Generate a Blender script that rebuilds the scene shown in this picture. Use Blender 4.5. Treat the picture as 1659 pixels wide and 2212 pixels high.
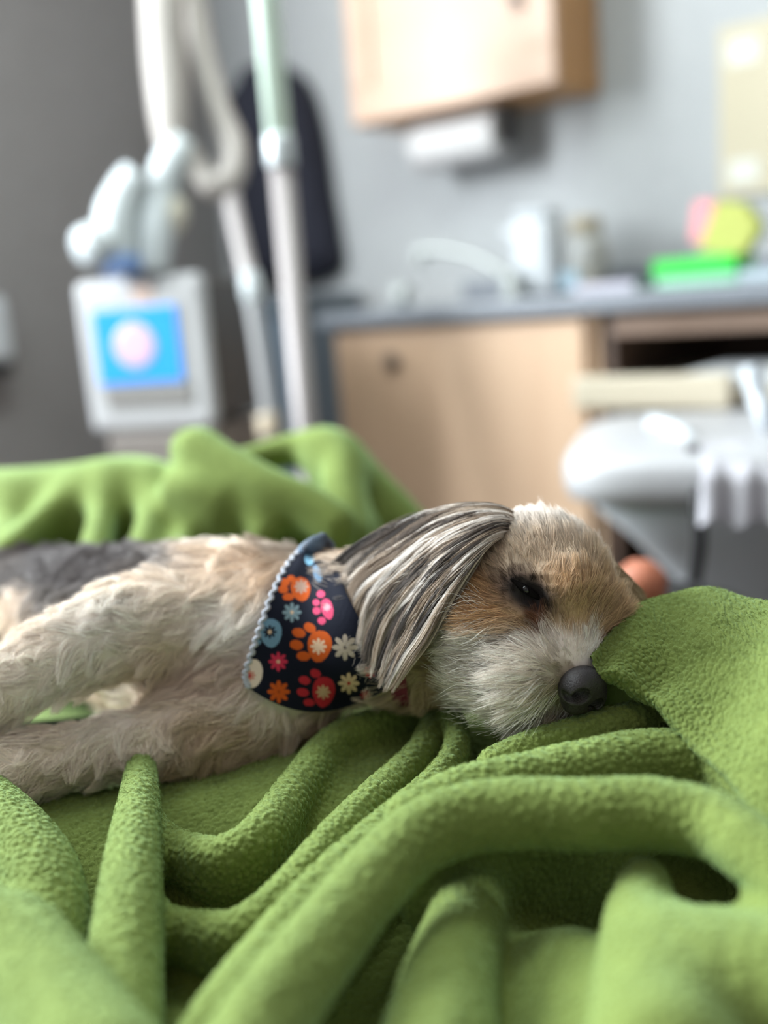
import bpy, bmesh, math, random
import numpy as np
from mathutils import Vector, Matrix

for _o in list(bpy.data.objects):
    bpy.data.objects.remove(_o)
scene = bpy.context.scene
COL = scene.collection
random.seed(7)
RNG = np.random.default_rng(11)

# ------------------------------------------------------------------ camera
W_PX, H_PX, F_PX = 1659.0, 2212.0, 2200.0
YAW, PITCH, ROLL = math.radians(38.3), math.radians(11.7), math.radians(4.5)
CAM = np.array([0.0, 0.0, 0.95])
_f0 = np.array([-math.sin(YAW), math.cos(YAW), 0.0]); _r0 = np.array([math.cos(YAW), math.sin(YAW), 0.0])
_z = np.array([0, 0, 1.0])
C_F = math.cos(PITCH) * _f0 - math.sin(PITCH) * _z
_u0 = math.sin(PITCH) * _f0 + math.cos(PITCH) * _z
C_R = math.cos(ROLL) * _r0 - math.sin(ROLL) * _u0
C_U = math.cos(ROLL) * _u0 + math.sin(ROLL) * _r0
cam_data = bpy.data.cameras.new('camera')
cam = bpy.data.objects.new('camera', cam_data); COL.objects.link(cam)
m = Matrix.Identity(4)
for i in range(3):
    m[i][0], m[i][1], m[i][2], m[i][3] = C_R[i], C_U[i], -C_F[i], CAM[i]
cam.matrix_world = m
cam_data.sensor_fit = 'VERTICAL'; cam_data.sensor_height = 24.0
cam_data.lens = 24.0 * F_PX / H_PX
cam_data.clip_start = 0.02
cam_data.dof.use_dof = True
cam_data.dof.focus_distance = 0.555
APERTURE = 0.0168                                     # entrance pupil in metres
cam_data.dof.aperture_fstop = cam_data.lens / 1000.0 / APERTURE
scene.camera = cam

# ------------------------------------------------------------------ light
world = bpy.data.worlds.new('world'); scene.world = world; world.use_nodes = True
world.node_tree.nodes['Background'].inputs[0].default_value = (0.80, 0.90, 1.0, 1)
world.node_tree.nodes['Background'].inputs[1].default_value = 0.5
X_LEFT, Y_BACK = -2.42, 2.356                          # the two walls in view
WIN = (-0.75, 0.60, 1.25, 2.55)                         # window in the left wall: y0, y1, z0, z1
ld = bpy.data.lights.new('window_light', 'AREA'); ld.shape = 'RECTANGLE'
ld.size, ld.size_y = WIN[1] - WIN[0], WIN[3] - WIN[2]; ld.energy = 240; ld.color = (0.90, 0.97, 1.0)
lo = bpy.data.objects.new('window_light', ld); COL.objects.link(lo)
lo.location = (X_LEFT - 0.06, (WIN[0] + WIN[1]) / 2, (WIN[2] + WIN[3]) / 2)
lo.rotation_euler = Vector((-1, 0, 0)).to_track_quat('Z', 'Y').to_euler()
FILL_PANELS = [((-0.96, 0.92), 0.60, 0.60, 14, (0.88, 1.0, 0.93)), ((0.70, -0.70), 1.15, 0.55, 3, (1.0, 0.72, 0.42))]      # unseen ceiling panels added for overhead and warm fill: place, size, power, colour
for (x_, y_), sx_, sy_, en_, co_ in FILL_PANELS:
    l2 = bpy.data.lights.new('added_fill_light', 'AREA'); l2.shape = 'RECTANGLE'; l2.size, l2.size_y = sx_, sy_; l2.energy = en_; l2.color = co_
    lo2 = bpy.data.objects.new('added_fill_light', l2); COL.objects.link(lo2); lo2.location = (x_, y_, 2.535)
scene.view_settings.view_transform = 'Standard'; scene.view_settings.look = 'None'
scene.view_settings.gamma = 1.0; scene.view_settings.use_curve_mapping = False
scene.view_settings.exposure = 0.24

# ------------------------------------------------------------------ helpers
def ray(px, py):
    return C_F + C_R * ((px - W_PX / 2) / F_PX) - C_U * ((py - H_PX / 2) / F_PX)
def P(px, py, d):                       # a place seen at that pixel, d metres deep
    return CAM + ray(px, py) * d
def PZ(px, py, z):                      # ... at height z
    r = ray(px, py); return CAM + r * ((z - CAM[2]) / r[2])
def PY(px, py, y):                      # ... on a plane parallel to the right wall
    r = ray(px, py); return CAM + r * (y / r[1])
def PX(px, py, x):
    r = ray(px, py); return CAM + r * (x / r[0])
def depth_of(p): return float(np.dot(np.asarray(p) - CAM, C_F))

def mat(name, col, rough=0.6, metal=0.0, **kw):
    m = bpy.data.materials.new(name); m.use_nodes = True
    b = m.node_tree.nodes['Principled BSDF']
    b.inputs['Base Color'].default_value = (*col, 1); b.inputs['Roughness'].default_value = rough
    b.inputs['Metallic'].default_value = metal
    for k, v in kw.items():
        b.inputs[k.replace('_', ' ')].default_value = v
    return m
def nodes(m): return m.node_tree.nodes, m.node_tree.links, m.node_tree.nodes['Principled BSDF']
def noise_mat(name, c1, c2, scale=20, rough=0.6, stretch=(1, 1, 1), bump=0.0, metal=0.0, detail=4):
    m = mat(name, c1, rough, metal); n, l, b = nodes(m)
    tc = n.new('ShaderNodeTexCoord'); mp = n.new('ShaderNodeMapping'); mp.inputs['Scale'].default_value = stretch
    nz = n.new('ShaderNodeTexNoise'); nz.inputs['Scale'].default_value = scale; nz.inputs['Detail'].default_value = detail
    rp = n.new('ShaderNodeValToRGB'); rp.color_ramp.elements[0].color = (*c1, 1); rp.color_ramp.elements[1].color = (*c2, 1)
    rp.color_ramp.elements[0].position = 0.3; rp.color_ramp.elements[1].position = 0.7
    l.new(tc.outputs['Object'], mp.inputs[0]); l.new(mp.outputs[0], nz.inputs['Vector'])
    l.new(nz.outputs['Fac'], rp.inputs[0]); l.new(rp.outputs[0], b.inputs['Base Color'])
    if bump:
        bp = n.new('ShaderNodeBump'); bp.inputs['Strength'].default_value = bump; bp.inputs['Distance'].default_value = 0.002
        l.new(nz.outputs['Fac'], bp.inputs['Height']); l.new(bp.outputs[0], b.inputs['Normal'])
    return m

def mesh_obj(name, v, f, material=None, parent=None, smooth=True):
    me = bpy.data.meshes.new(name)
    if isinstance(v, np.ndarray) and isinstance(f, np.ndarray):
        k = f.shape[1]
        me.vertices.add(len(v)); me.vertices.foreach_set('co', v.astype(np.float32).ravel())
        me.loops.add(f.size); me.loops.foreach_set('vertex_index', f.astype(np.int32).ravel())
        me.polygons.add(len(f)); me.polygons.foreach_set('loop_start', np.arange(0, f.size, k, dtype=np.int32))
        me.polygons.foreach_set('loop_total', np.full(len(f), k, dtype=np.int32)); me.update(calc_edges=True); me.validate()
    else:
        me.from_pydata([tuple(map(float, p)) for p in v], [], [tuple(map(int, q)) for q in f]); me.update()
    me.polygons.foreach_set('use_smooth', np.full(len(me.polygons), smooth))
    if material: me.materials.append(material)
    o = bpy.data.objects.new(name, me); COL.objects.link(o)
    if parent: o.parent = parent
    return o
def bm_obj(name, bm, material, parent=None, smooth=False):
    me = bpy.data.meshes.new(name); bmesh.ops.recalc_face_normals(bm, faces=bm.faces[:]); bm.to_mesh(me); bm.free()
    me.polygons.foreach_set('use_smooth', np.full(len(me.polygons), smooth))
    me.materials.append(material); o = bpy.data.objects.new(name, me); COL.objects.link(o)
    if parent: o.parent = parent
    return o
def thing(name, label, cat, loc=(0, 0, 0), rotz=0.0, group=None):
    o = bpy.data.objects.new(name, None); COL.objects.link(o)
    o.location = tuple(map(float, loc)); o.rotation_euler = (0, 0, rotz); o.empty_display_size = 0.05
    return tag(o, label, cat, group)
def tag(o, label, cat, group=None):
    o['label'] = label; o['category'] = cat
    if group: o['group'] = group
    return o
def struct(o): o['kind'] = 'structure'; return o
def rel(parent, p):                      # world point -> parent's local frame
    c, s = math.cos(-parent.rotation_euler[2]), math.sin(-parent.rotation_euler[2])
    q = np.asarray(p, float) - np.array(parent.location)
    return np.array([c * q[0] - s * q[1], s * q[0] + c * q[1], q[2]])
def bm_box(bm, lo, hi, bev=0.0, seg=2):
    lo, hi = np.minimum(lo, hi), np.maximum(lo, hi)
    r = bmesh.ops.create_cube(bm, size=1.0)
    for v in r['verts']:
        v.co = Vector([lo[i] + (v.co[i] + 0.5) * (hi[i] - lo[i]) for i in range(3)])
    if bev:
        ed = list({e for v in r['verts'] for e in v.link_edges})
        bmesh.ops.bevel(bm, geom=ed, offset=bev, segments=seg, affect='EDGES', profile=0.5)
def box(name, lo, hi, material, parent=None, bev=0.003, seg=2):
    bm = bmesh.new()
    if parent is not None: lo, hi = np.asarray(lo, float), np.asarray(hi, float)
    bm_box(bm, lo, hi, bev, seg)
    return bm_obj(name, bm, material, parent)
def catmull(pts, n):
    pts = np.asarray(pts, float)
    if len(pts) < 3:
        t = np.linspace(0, 1, n)[:, None]; return pts[0] * (1 - t) + pts[-1] * t
    p = np.vstack([2 * pts[0] - pts[1], pts, 2 * pts[-1] - pts[-2]])
    out = []
    for t in np.linspace(0, len(pts) - 1, n):
        i = min(int(t), len(pts) - 2); u = t - i
        a, b, c, d = p[i], p[i + 1], p[i + 2], p[i + 3]
        out.append(0.5 * (2 * b + (c - a) * u + (2 * a - 5 * b + 4 * c - d) * u * u + (3 * b - a - 3 * c + d) * u ** 3))
    return np.array(out)
def tube_data(pts, rad, n=24, sides=12, rib=0.0, ribs=0):
    """pts control points, rad scalar or one radius per control point"""
    pts = np.asarray(pts, float); rad = np.broadcast_to(np.asarray(rad, float), (len(pts),))
    q = catmull(np.hstack([pts, rad[:, None]]), n); c, r = q[:, :3], q[:, 3].copy()
    if ribs: r *= 1 + rib * np.sin(np.linspace(0, 2 * math.pi * ribs, n))
    t = np.gradient(c, axis=0); t /= np.linalg.norm(t, axis=1)[:, None] + 1e-12
    up = np.array([0, 0, 1.0]) if abs(t[0][2]) < 0.9 else np.array([1.0, 0, 0])
    v = []; nrm = np.cross(t[0], up); nrm /= np.linalg.norm(nrm)
    for i in range(n):
        nrm = nrm - t[i] * np.dot(nrm, t[i]); nrm /= np.linalg.norm(nrm); bi = np.cross(t[i], nrm)
        for k in range(sides):
            a = 2 * math.pi * k / sides
            v.append(c[i] + r[i] * (math.cos(a) * nrm + math.sin(a) * bi))
    f = []
    for i in range(n - 1):
        for k in range(sides):
            k2 = (k + 1) % sides
            f.append((i * sides + k, i * sides + k2, (i + 1) * sides + k2, (i + 1) * sides + k))
    f.append(tuple(range(sides - 1, -1, -1))); f.append(tuple((n - 1) * sides + k for k in range(sides)))
    return v, f
def tube(name, pts, rad, material, parent=None, **kw):
    if parent is not None: pts = [rel(parent, p) for p in pts]
    v, f = tube_data(pts, rad, **kw); return mesh_obj(name, v, f, material, parent)
def lathe(name, prof, material, parent=None, at=(0, 0, 0), sides=32, axis='Z'):
    """prof: (radius, height) pairs round an axis through `at` (local)"""
    v, f = [], []
    for r, h in prof:
        for k in range(sides):
            a = 2 * math.pi * k / sides
            p = (r * math.cos(a), r * math.sin(a), h)
            if axis == 'X': p = (p[2], p[0], p[1])
            if axis == 'Y': p = (p[0], p[2], p[1])
            v.append((p[0] + at[0], p[1] + at[1], p[2] + at[2]))
    for i in range(len(prof) - 1):
        for k in range(sides):
            k2 = (k + 1) % sides
            f.append((i * sides + k, i * sides + k2, (i + 1) * sides + k2, (i + 1) * sides + k))
    f.append(tuple(range(sides - 1, -1, -1))); f.append(tuple((len(prof) - 1) * sides + k for k in range(sides)))
    o = mesh_obj(name, v, f, material, parent); return o

# ------------------------------------------------------------------ the room
M_wall = noise_mat('wall_paint', (0.41, 0.42, 0.43), (0.44, 0.45, 0.46), 30, 0.75, bump=0.05)
M_wallL = noise_mat('wall_paint_taupe', (0.27, 0.255, 0.255), (0.30, 0.285, 0.285), 30, 0.75, bump=0.05)
M_floor = noise_mat('floor_vinyl', (0.10, 0.075, 0.06), (0.16, 0.12, 0.10), 6, 0.4)
M_ceil = mat('ceiling_white', (0.5, 0.5, 0.5), 0.8)
M_white = mat('white_plastic', (0.64, 0.67, 0.71), 0.35)
M_cream = mat('cream_plastic', (0.70, 0.66, 0.58), 0.45)
M_grey = mat('grey_plastic', (0.45, 0.46, 0.48), 0.4)
M_dark = mat('dark_plastic', (0.035, 0.034, 0.036), 0.5)
M_black = mat('black_matt', (0.012, 0.012, 0.014), 0.6)
M_steel = mat('brushed_steel', (0.62, 0.60, 0.60), 0.32, 0.9)
M_maple = noise_mat('maple_laminate', (0.52, 0.35, 0.235), (0.60, 0.42, 0.29), 9, 0.42, (1.2, 1.2, 0.12))
M_maple_up = noise_mat('maple_door', (0.55, 0.355, 0.25), (0.60, 0.40, 0.29), 9, 0.42, (0.15, 1.2, 1.2))
M_maple_side = noise_mat('maple_edge', (0.50, 0.25, 0.09), (0.56, 0.29, 0.11), 9, 0.45, (1.2, 1.2, 0.12))
M_walnut = noise_mat('dark_walnut', (0.06, 0.035, 0.025), (0.10, 0.06, 0.042), 10, 0.5, (0.2, 1, 1))
M_apron = noise_mat('brown_apron', (0.20, 0.13, 0.095), (0.25, 0.165, 0.12), 10, 0.5, (0.2, 1, 1))
M_counter = noise_mat('slate_laminate', (0.16, 0.175, 0.205), (0.22, 0.235, 0.265), 120, 0.35)
M_glass = mat('window_glass', (0.9, 0.95, 1.0), 0.05, 0, Transmission_Weight=1.0)

struct(mesh_obj('floor', [(-2.6, -2.2, 0), (2.4, -2.2, 0), (2.4, 2.5, 0), (-2.6, 2.5, 0)], [(0, 1, 2, 3)], M_floor, smooth=False))
struct(box('ceiling', (-2.6, -2.2, 2.6), (2.4, 2.5, 2.68), M_ceil, bev=0))
struct(box('wall_front', (-2.6, -2.32, 0), (2.4, -2.2, 2.6), M_wallL, bev=0))
struct(box('wall_far', (2.4, -2.32, 0), (2.52, 2.5, 2.6), M_wallL, bev=0))
struct(box('wall_right', (X_LEFT - 0.12, Y_BACK, 0), (2.4, Y_BACK + 0.12, 2.6), M_wall, bev=0))
bm = bmesh.new()
for lo_, hi_ in (((-2.2, 0), (WIN[0], 2.6)), ((WIN[1], 0), (Y_BACK, 2.6)), ((WIN[0], 0), (WIN[1], WIN[2])), ((WIN[0], WIN[3]), (WIN[1], 2.6))):
    bm_box(bm, (X_LEFT - 0.12, lo_[0], lo_[1]), (X_LEFT, hi_[0], hi_[1]))
struct(bm_obj('wall_left', bm, M_wallL))
w1 = bpy.data.objects.new('window_1', None); COL.objects.link(w1); struct(w1)
for k, (a, b_) in enumerate((((WIN[0], WIN[2]), (WIN[0] + 0.05, WIN[3])), ((WIN[1] - 0.05, WIN[2]), (WIN[1], WIN[3])),
                             ((WIN[0] + 0.05, WIN[2]), (WIN[1] - 0.05, WIN[2] + 0.05)), ((WIN[0] + 0.05, WIN[3] - 0.05), (WIN[1] - 0.05, WIN[3])))):
    box('window_frame', (X_LEFT - 0.045, a[0], a[1]), (X_LEFT + 0.01, b_[0], b_[1]), M_white, w1)
struct(box('baseboard_right', (X_LEFT, Y_BACK - 0.012, 0), (2.4, Y_BACK, 0.1), M_dark))

for (x_, y_), sx_, sy_, en_, co_ in FILL_PANELS:
    cl_ = thing('added_ceiling_fill', 'cool white square fill light added above the bed' if y_ > 0 else 'warm oblong fill light added at the front of the room', 'ceiling light', (x_, y_, 2.6))  # fill panel added to brighten the bed, no known room lamp
    box('housing', (-sx_ / 2 - 0.03, -sy_ / 2 - 0.03, -0.05), (sx_ / 2 + 0.03, sy_ / 2 + 0.03, -0.0005), M_white, cl_, 0.006)
    M_diff = mat('diffuser', (0.9, 0.9, 0.9), 0.5); n_, l_, b_ = nodes(M_diff)
    b_.inputs['Emission Color'].default_value = (*co_, 1); b_.inputs['Emission Strength'].default_value = en_ / (sx_ * sy_) / 15
    box('diffuser', (-sx_ / 2, -sy_ / 2, -0.056), (sx_ / 2, sy_ / 2, -0.0505), M_diff, cl_, 0.002)
# ------------------------------------------------------------------ upper cabinet
UY = Y_BACK - 0.22
ux0, ux1 = PY(757, 200, UY)[0], PY(1199, 120, UY)[0]; uz0 = PY(985, 226, UY)[2]
uc = thing('wall_cabinet', 'pale maple wall cabinet hung high on the grey wall', 'cabinet', ((ux0 + ux1) / 2, Y_BACK, uz0))
hw = (ux1 - ux0) / 2
box('body', (-hw, -0.20, 0), (hw, 0, 0.75), M_maple_side, uc)
d_ = box('door', (-hw + 0.002, -0.213, 0.002), (hw - 0.002, -0.2005, 0.748), M_maple_up, uc, 0.002)
box('rail', (-hw + 0.002, -0.222, 0.002), (hw - 0.002, -0.2131, 0.085), M_maple_up, d_, 0.003)
box('rail', (-hw + 0.002, -0.222, 0.665), (hw - 0.002, -0.2131, 0.748), M_maple_up, d_, 0.003)
box('stile', (-hw + 0.002, -0.222, 0.0855), (-hw + 0.07, -0.2131, 0.6645), M_maple_up, d_, 0.003)
box('stile', (hw - 0.07, -0.222, 0.0855), (hw - 0.002, -0.2131, 0.6645), M_maple_up, d_, 0.003)
kp = rel(uc, PY(1117, -2, UY))
lathe('knob', [(0.006, 0.0), (0.006, 0.012), (0.016, 0.018), (0.017, 0.026), (0.010, 0.031)], M_steel, d_, (kp[0], -0.2535, kp[2]), 20, 'Y')

# paper towel roll hung under the cabinet, with its dark holder
ry = Y_BACK - 0.10
ra, rb = PY(905, 262, ry), PY(1085, 262, ry)
tr = thing('paper_towel_holder', 'white paper towel roll on a dark holder under the wall cabinet', 'paper towel', (ra[0], ry, uz0 - 0.062))
L_ = rb[0] - ra[0]
M_paper = noise_mat('tissue', (0.60, 0.58, 0.58), (0.66, 0.64, 0.64), 60, 0.85, bump=0.2)
lathe('roll', [(0.018, 0.002), (0.058, 0.0), (0.061, 0.006), (0.061, L_ - 0.006), (0.058, L_), (0.018, L_ - 0.002)], M_paper, tr, (0, 0, 0), 36, 'X')
lathe('rod', [(0.008, -0.012), (0.008, L_ + 0.02)], M_dark, tr, (0, 0, 0), 16, 'X')
for xx in (-0.018, L_ + 0.010):
    box('bracket', (xx, -0.022, -0.03), (xx + 0.008, 0.022, 0.061), M_dark, tr, 0.002)
box('mounting_plate', (-0.02, -0.03, 0.0612), (L_ + 0.05, 0.03, 0.0618), M_dark, tr, 0)

# ------------------------------------------------------------------ counter run
FY = Y_BACK - 0.60
bx0, bx1 = PY(722, 740, FY)[0], PY(1283, 700, FY)[0]
cz1 = 0.932; cz0 = 0.897
bc = thing('base_cabinet', 'light maple base cabinet with one wide door under the sink counter', 'cabinet', ((bx0 + bx1) / 2, Y_BACK - 0.002, 0))
hb = (bx1 - bx0) / 2
box('body', (-hb, -0.58, 0.1), (hb, 0, cz0 - 0.001), M_maple, bc)
box('plinth', (-hb + 0.01, -0.53, 0.0), (hb - 0.01, -0.01, 0.0995), M_dark, bc)
dr = box('door', (-hb + 0.004, -0.60, 0.105), (hb - 0.022, -0.5805, cz0 - 0.012), M_maple, bc, 0.003)
lk = rel(bc, PY(851, 780, FY))
lathe('lock', [(0.019, 0), (0.019, 0.008), (0.015, 0.011), (0.005, 0.011)], mat('lock_bronze', (0.16, 0.12, 0.10), 0.4, 0.6), dr, (lk[0], -0.612, lk[2]), 20, 'Y')
ct = thing('countertop', 'long slate grey counter running along the wall over the maple cabinet', 'counter', (0, Y_BACK, cz0))
box('slab', (bx0 - 0.03, -0.62, 0), (1.9, -0.0005, cz1 - cz0), M_counter, ct, 0.006)
box('backsplash', (bx0 - 0.03, -0.02, cz1 - cz0 + 0.0005), (1.9, -0.0005, cz1 - cz0 + 0.05), M_counter, ct, 0.003)
dk = thing('desk_frame', 'dark brown open desk frame under the counter beside the maple cabinet', 'desk', (bx1 + 0.002, Y_BACK, 0))
box('side_panel', (0.0, -0.57, 0.0), (0.025, -0.002, cz0 - 0.001), M_walnut, dk)
box('side_panel', (1.7, -0.57, 0.0), (1.725, -0.002, cz0 - 0.001), M_walnut, dk)
box('apron', (0.026, -0.585, cz0 - 0.045), (1.699, -0.56, cz0 - 0.001), M_apron, dk)
box('back_panel', (0.026, -0.03, 0.0), (1.699, -0.002, cz0 - 0.05), M_walnut, dk)

# faucet, cup, dispenser, jar, papers, notes
M_chrome = mat('pale_chrome', (0.42, 0.44, 0.43), 0.4, 0.2)
fy = Y_BACK - 0.30
fb = PY(1108, 652, fy); fa = thing('faucet', 'pale chrome low-arched faucet beside the white dispenser on the counter', 'faucet', (fb[0], fy, cz1 + 0.0005))
lathe('base', [(0.026, 0), (0.026, 0.006), (0.02, 0.012), (0.02, 0.055), (0.016, 0.062)], M_chrome, fa)
tube('spout', [PY(a, b_, fy) for a, b_ in ((1108, 628), (1085, 590), (1030, 558), (965, 541), (918, 540), (905, 548))], [0.013, 0.013, 0.011, 0.011, 0.013, 0.016], M_chrome, fa, n=28)
tube('aerator', [PY(905, 545, fy), PY(905, 570, fy)], 0.017, M_chrome, fa, n=6)
cyy = Y_BACK - 0.42
cb = PY(870, 675, cyy); cu = thing('cup', 'small pale cup standing alone on the counter by the faucet', 'cup', (cb[0], cyy, cz1 + 0.0005))
lathe('wall', [(0.020, 0), (0.024, 0.05), (0.022, 0.05), (0.018, 0.004)], M_chrome, cu)
dy_ = Y_BACK - 0.22
q0, q1 = PY(1128, 640, dy_), PY(1212, 640, dy_); qz = PY(1170, 452, dy_)[2]
sd = thing('dispenser', 'white upright soap dispenser standing next to the faucet', 'dispenser', ((q0[0] + q1[0]) / 2, dy_, cz1 + 0.0005))
hd = (q1[0] - q0[0]) / 2; hh = qz - cz1
box('body', (-hd, -0.045, 0), (hd, 0.045, hh * 0.92), M_white, sd, 0.02, 4)
box('lid', (-hd * 0.85, -0.04, hh * 0.9205), (hd * 0.85, 0.04, hh), M_white, sd, 0.006, 3)
box('nozzle', (-hd - 0.035, -0.012, hh * 0.72), (-hd - 0.0005, 0.012, hh * 0.82), M_white, sd, 0.004)
q0, q1 = PY(1222, 605, dy_), PY(1310, 600, dy_); qz = PY(1260, 470, dy_)[2]
jr = thing('jar', 'squat jar with tan and pale blue contents behind the white dispenser', 'jar', ((q0[0] + q1[0]) / 2 + 0.004, dy_, cz1 + 0.0005))
hd = (q1[0] - q0[0]) / 2; hh = qz - cz1
lathe('body', [(hd * 0.9, 0), (hd, 0.01), (hd, hh * 0.45), (hd * 0.98, hh * 0.6), (hd * 0.7, hh * 0.8)], noise_mat('jar_contents', (0.34, 0.36, 0.38), (0.42, 0.38, 0.30), 14, 0.3), jr)
lathe('lid', [(hd * 0.72, hh * 0.8), (hd * 0.72, hh * 0.97), (hd * 0.6, hh)], mat('tan_lid', (0.40, 0.34, 0.24), 0.5), jr)
box('sticker', (-hd * 0.8, -hd * 0.99 - 0.006, hh * 0.06), (hd * 0.1, -hd * 0.88, hh * 0.3), mat('pale_blue', (0.36, 0.5, 0.6), 0.5), jr, 0.001)
py_ = Y_BACK - 0.40
pp = PY(1330, 628, py_)
tag(box('paper_stack', (pp[0] - 0.06, py_ - 0.07, cz1 + 0.0005), (pp[0] + 0.07, py_ + 0.07, cz1 + 0.018), mat('lilac_paper', (0.50, 0.48, 0.56), 0.7), bev=0.002),
    'low stack of pale lilac papers on the counter next to the jar', 'papers')
ny = Y_BACK - 0.38
n0, n1 = PY(1432, 595, ny), PY(1612, 578, ny)
nt = thing('note_tray', 'bright green plastic tray with pale green base holding sticky notes', 'tray', (n0[0], ny, cz1 + 0.0005))
nw = n1[0] - n0[0]
M_green = mat('neon_green', (0.01, 0.52, 0.04), 0.4); M_mint = mat('mint_plastic', (0.33, 0.58, 0.46), 0.4)
box('base', (0.005, -0.05, 0), (nw, 0.05, 0.018), M_mint, nt, 0.004)
box('tray', (0, -0.055, 0.0185), (nw, 0.055, 0.052), M_green, nt, 0.006)
def slab(name, q, off, material, label, cat):             # thin block from four pixel corners on a plane
    a = [PY(x, y, off) for x, y in q]; t = np.array([0.0, 0.035, 0.0])
    v = [p for p in a] + [p + t for p in a]
    o = mesh_obj(name, v, [(0, 1, 2, 3), (7, 6, 5, 4), (0, 4, 5, 1), (1, 5, 6, 2), (2, 6, 7, 3), (3, 7, 4, 0)], material, smooth=False)
    bm = bmesh.new(); bm.from_mesh(o.data); bmesh.ops.recalc_face_normals(bm, faces=bm.faces[:])
    bmesh.ops.bevel(bm, geom=bm.edges[:], offset=0.004, segments=2, affect='EDGES'); bm.to_mesh(o.data); bm.free()
    return tag(o, label, cat)
slab('sticky_note_block', [(1498, 434), (1546, 432), (1540, 528), (1488, 524)], ny - 0.03, mat('pink_notes', (0.72, 0.27, 0.30), 0.7), 'pink sticky note block leaning in the green tray', 'sticky notes')
a = [(1549, 432), (1610, 438), (1645, 490), (1606, 552), (1505, 545)]
v = [PY(x, y, ny - 0.035) for x, y in a]; v += [p + np.array([0, 0.04, 0]) for p in v]
o = mesh_obj('sticky_note_block', v, [(0, 1, 2, 3, 4), (9, 8, 7, 6, 5)] + [(i, i + 5, (i + 1) % 5 + 5, (i + 1) % 5) for i in range(5)], mat('yellow_notes', (0.40, 0.43, 0.10), 0.7), smooth=False)
bm = bmesh.new(); bm.from_mesh(o.data); bmesh.ops.recalc_face_normals(bm, faces=bm.faces[:])
bmesh.ops.bevel(bm, geom=bm.edges[:], offset=0.004, segments=2, affect='EDGES'); bm.to_mesh(o.data); bm.free()
tag(o, 'yellow-green fanned sticky note block leaning in the green tray', 'sticky notes')
tag(box('paper_sheet', (n1[0] + 0.01, Y_BACK - 0.45, cz1 + 0.0005), (n1[0] + 0.16, Y_BACK - 0.30, cz1 + 0.022), mat('bluish_paper', (0.42, 0.5, 0.56), 0.7), bev=0.002),
    'pale blue paper pile on the counter just past the green tray', 'papers')
# cream notice panel on the wall
g0, g1 = PY(1556, 75, Y_BACK), PY(1560, 428, Y_BACK)
nb = thing('notice_panel', 'cream paper panel taped on the grey wall above the counter', 'notice', (g0[0], Y_BACK, g1[2]))
M_creampaper = mat('cream_paper', (0.55, 0.49, 0.36), 0.7)
box('sheet', (0, -0.012, 0), (0.62, -0.0005, g0[2] - g1[2] + 0.01), M_creampaper, nb, 0.001)
for zz in (0.05, g0[2] - g1[2] - 0.045):
    box('tape', (0.02, -0.0135, zz - 0.025), (0.085, -0.0122, zz + 0.025), mat('clear_tape', (0.66, 0.66, 0.6), 0.3), nb, 0)

# ------------------------------------------------------------------ pull-out tray and rolling chair on the right
ty = FY - 0.02
t0 = PY(1302, 852, ty)
kt = thing('pull_out_tray', 'cream pull-out tray half open under the counter', 'tray', (t0[0], ty, t0[2]))
M_traycream = mat('cream_tray', (0.52, 0.46, 0.355), 0.45)
box('board', (0, -0.10, -0.006), (0.85, 0.42, 0.02), M_traycream, kt, 0.006)
box('lip', (0, -0.125, -0.012), (0.28, -0.1005, 0.045), M_traycream, kt, 0.008, 3)
for xx in (0.05, 0.78):
    box('slide', (xx, -0.05, -0.048), (xx + 0.035, 0.40, -0.0065), M_grey, kt, 0.003)
tag(box('paper_stack', (t0[0] + 0.17, ty - 0.085, t0[2] + 0.0205), (t0[0] + 0.38, ty + 0.17, t0[2] + 0.040), mat('white_paper', (0.62, 0.64, 0.66), 0.7), bev=0.004),
    'stack of white papers lying on the cream pull-out tray', 'papers')

cd = 1.42
cc = P(1612, 1040, cd); 
ch = thing('chair', 'light grey padded rolling chair with white arm beside the desk', 'chair', (cc[0], cc[1], 0), math.radians(20))
M_vinyl = mat('grey_vinyl', (0.42, 0.42, 0.44), 0.38); M_shell = mat('white_shell', (0.56, 0.60, 0.65), 0.35)
sz = P(1500, 930, cd)[2]
def rnd_slab(name, hx, hy, z0, z1, material, parent, rr=0.08, n=40, dome=0.0, shrink=0.0):
    ring = []
    for k in range(n):
        a = 2 * math.pi * k / n; c_, s_ = math.cos(a), math.sin(a); e = 0.36
        ring.append((hx * math.copysign(abs(c_) ** e, c_), hy * math.copysign(abs(s_) ** e, s_)))
    rows = [(0.90 - shrink, z0), (0.985 - shrink, z0 + (z1 - z0) * 0.12), (1.0 - shrink * .5, z0 + (z1 - z0) * 0.4), (1.0, z0 + (z1 - z0) * 0.7), (0.975, z0 + (z1 - z0) * 0.92), (0.92, z1), (0.6, z1 + dome), (0.2, z1 + dome * 1.3)]
    v = [(x * s, y * s, z) for s, z in rows for x, y in ring]; f = []
    for i in range(len(rows) - 1):
        for k in range(n): f.append((i * n + k, i * n + (k + 1) % n, (i + 1) * n + (k + 1) % n, (i + 1) * n + k))
    f.append(tuple(range(n - 1, -1, -1))); f.append(tuple((len(rows) - 1) * n + k for k in range(n)))
    return mesh_obj(name, v, f, material, parent)
rnd_slab('seat', 0.235, 0.23, sz - 0.065, sz, M_vinyl, ch, dome=0.006)
ring = [(0.2 * math.copysign(abs(math.cos(a)) ** 0.5, math.cos(a)), 0.2 * math.copysign(abs(math.sin(a)) ** 0.5, math.sin(a))) for a in np.linspace(0, 2 * math.pi, 41)[:-1]]
rws = [(0.16, -0.29), (0.30, -0.26), (0.50, -0.20), (0.78, -0.13), (1.0, -0.085), (1.03, -0.066)]
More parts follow.
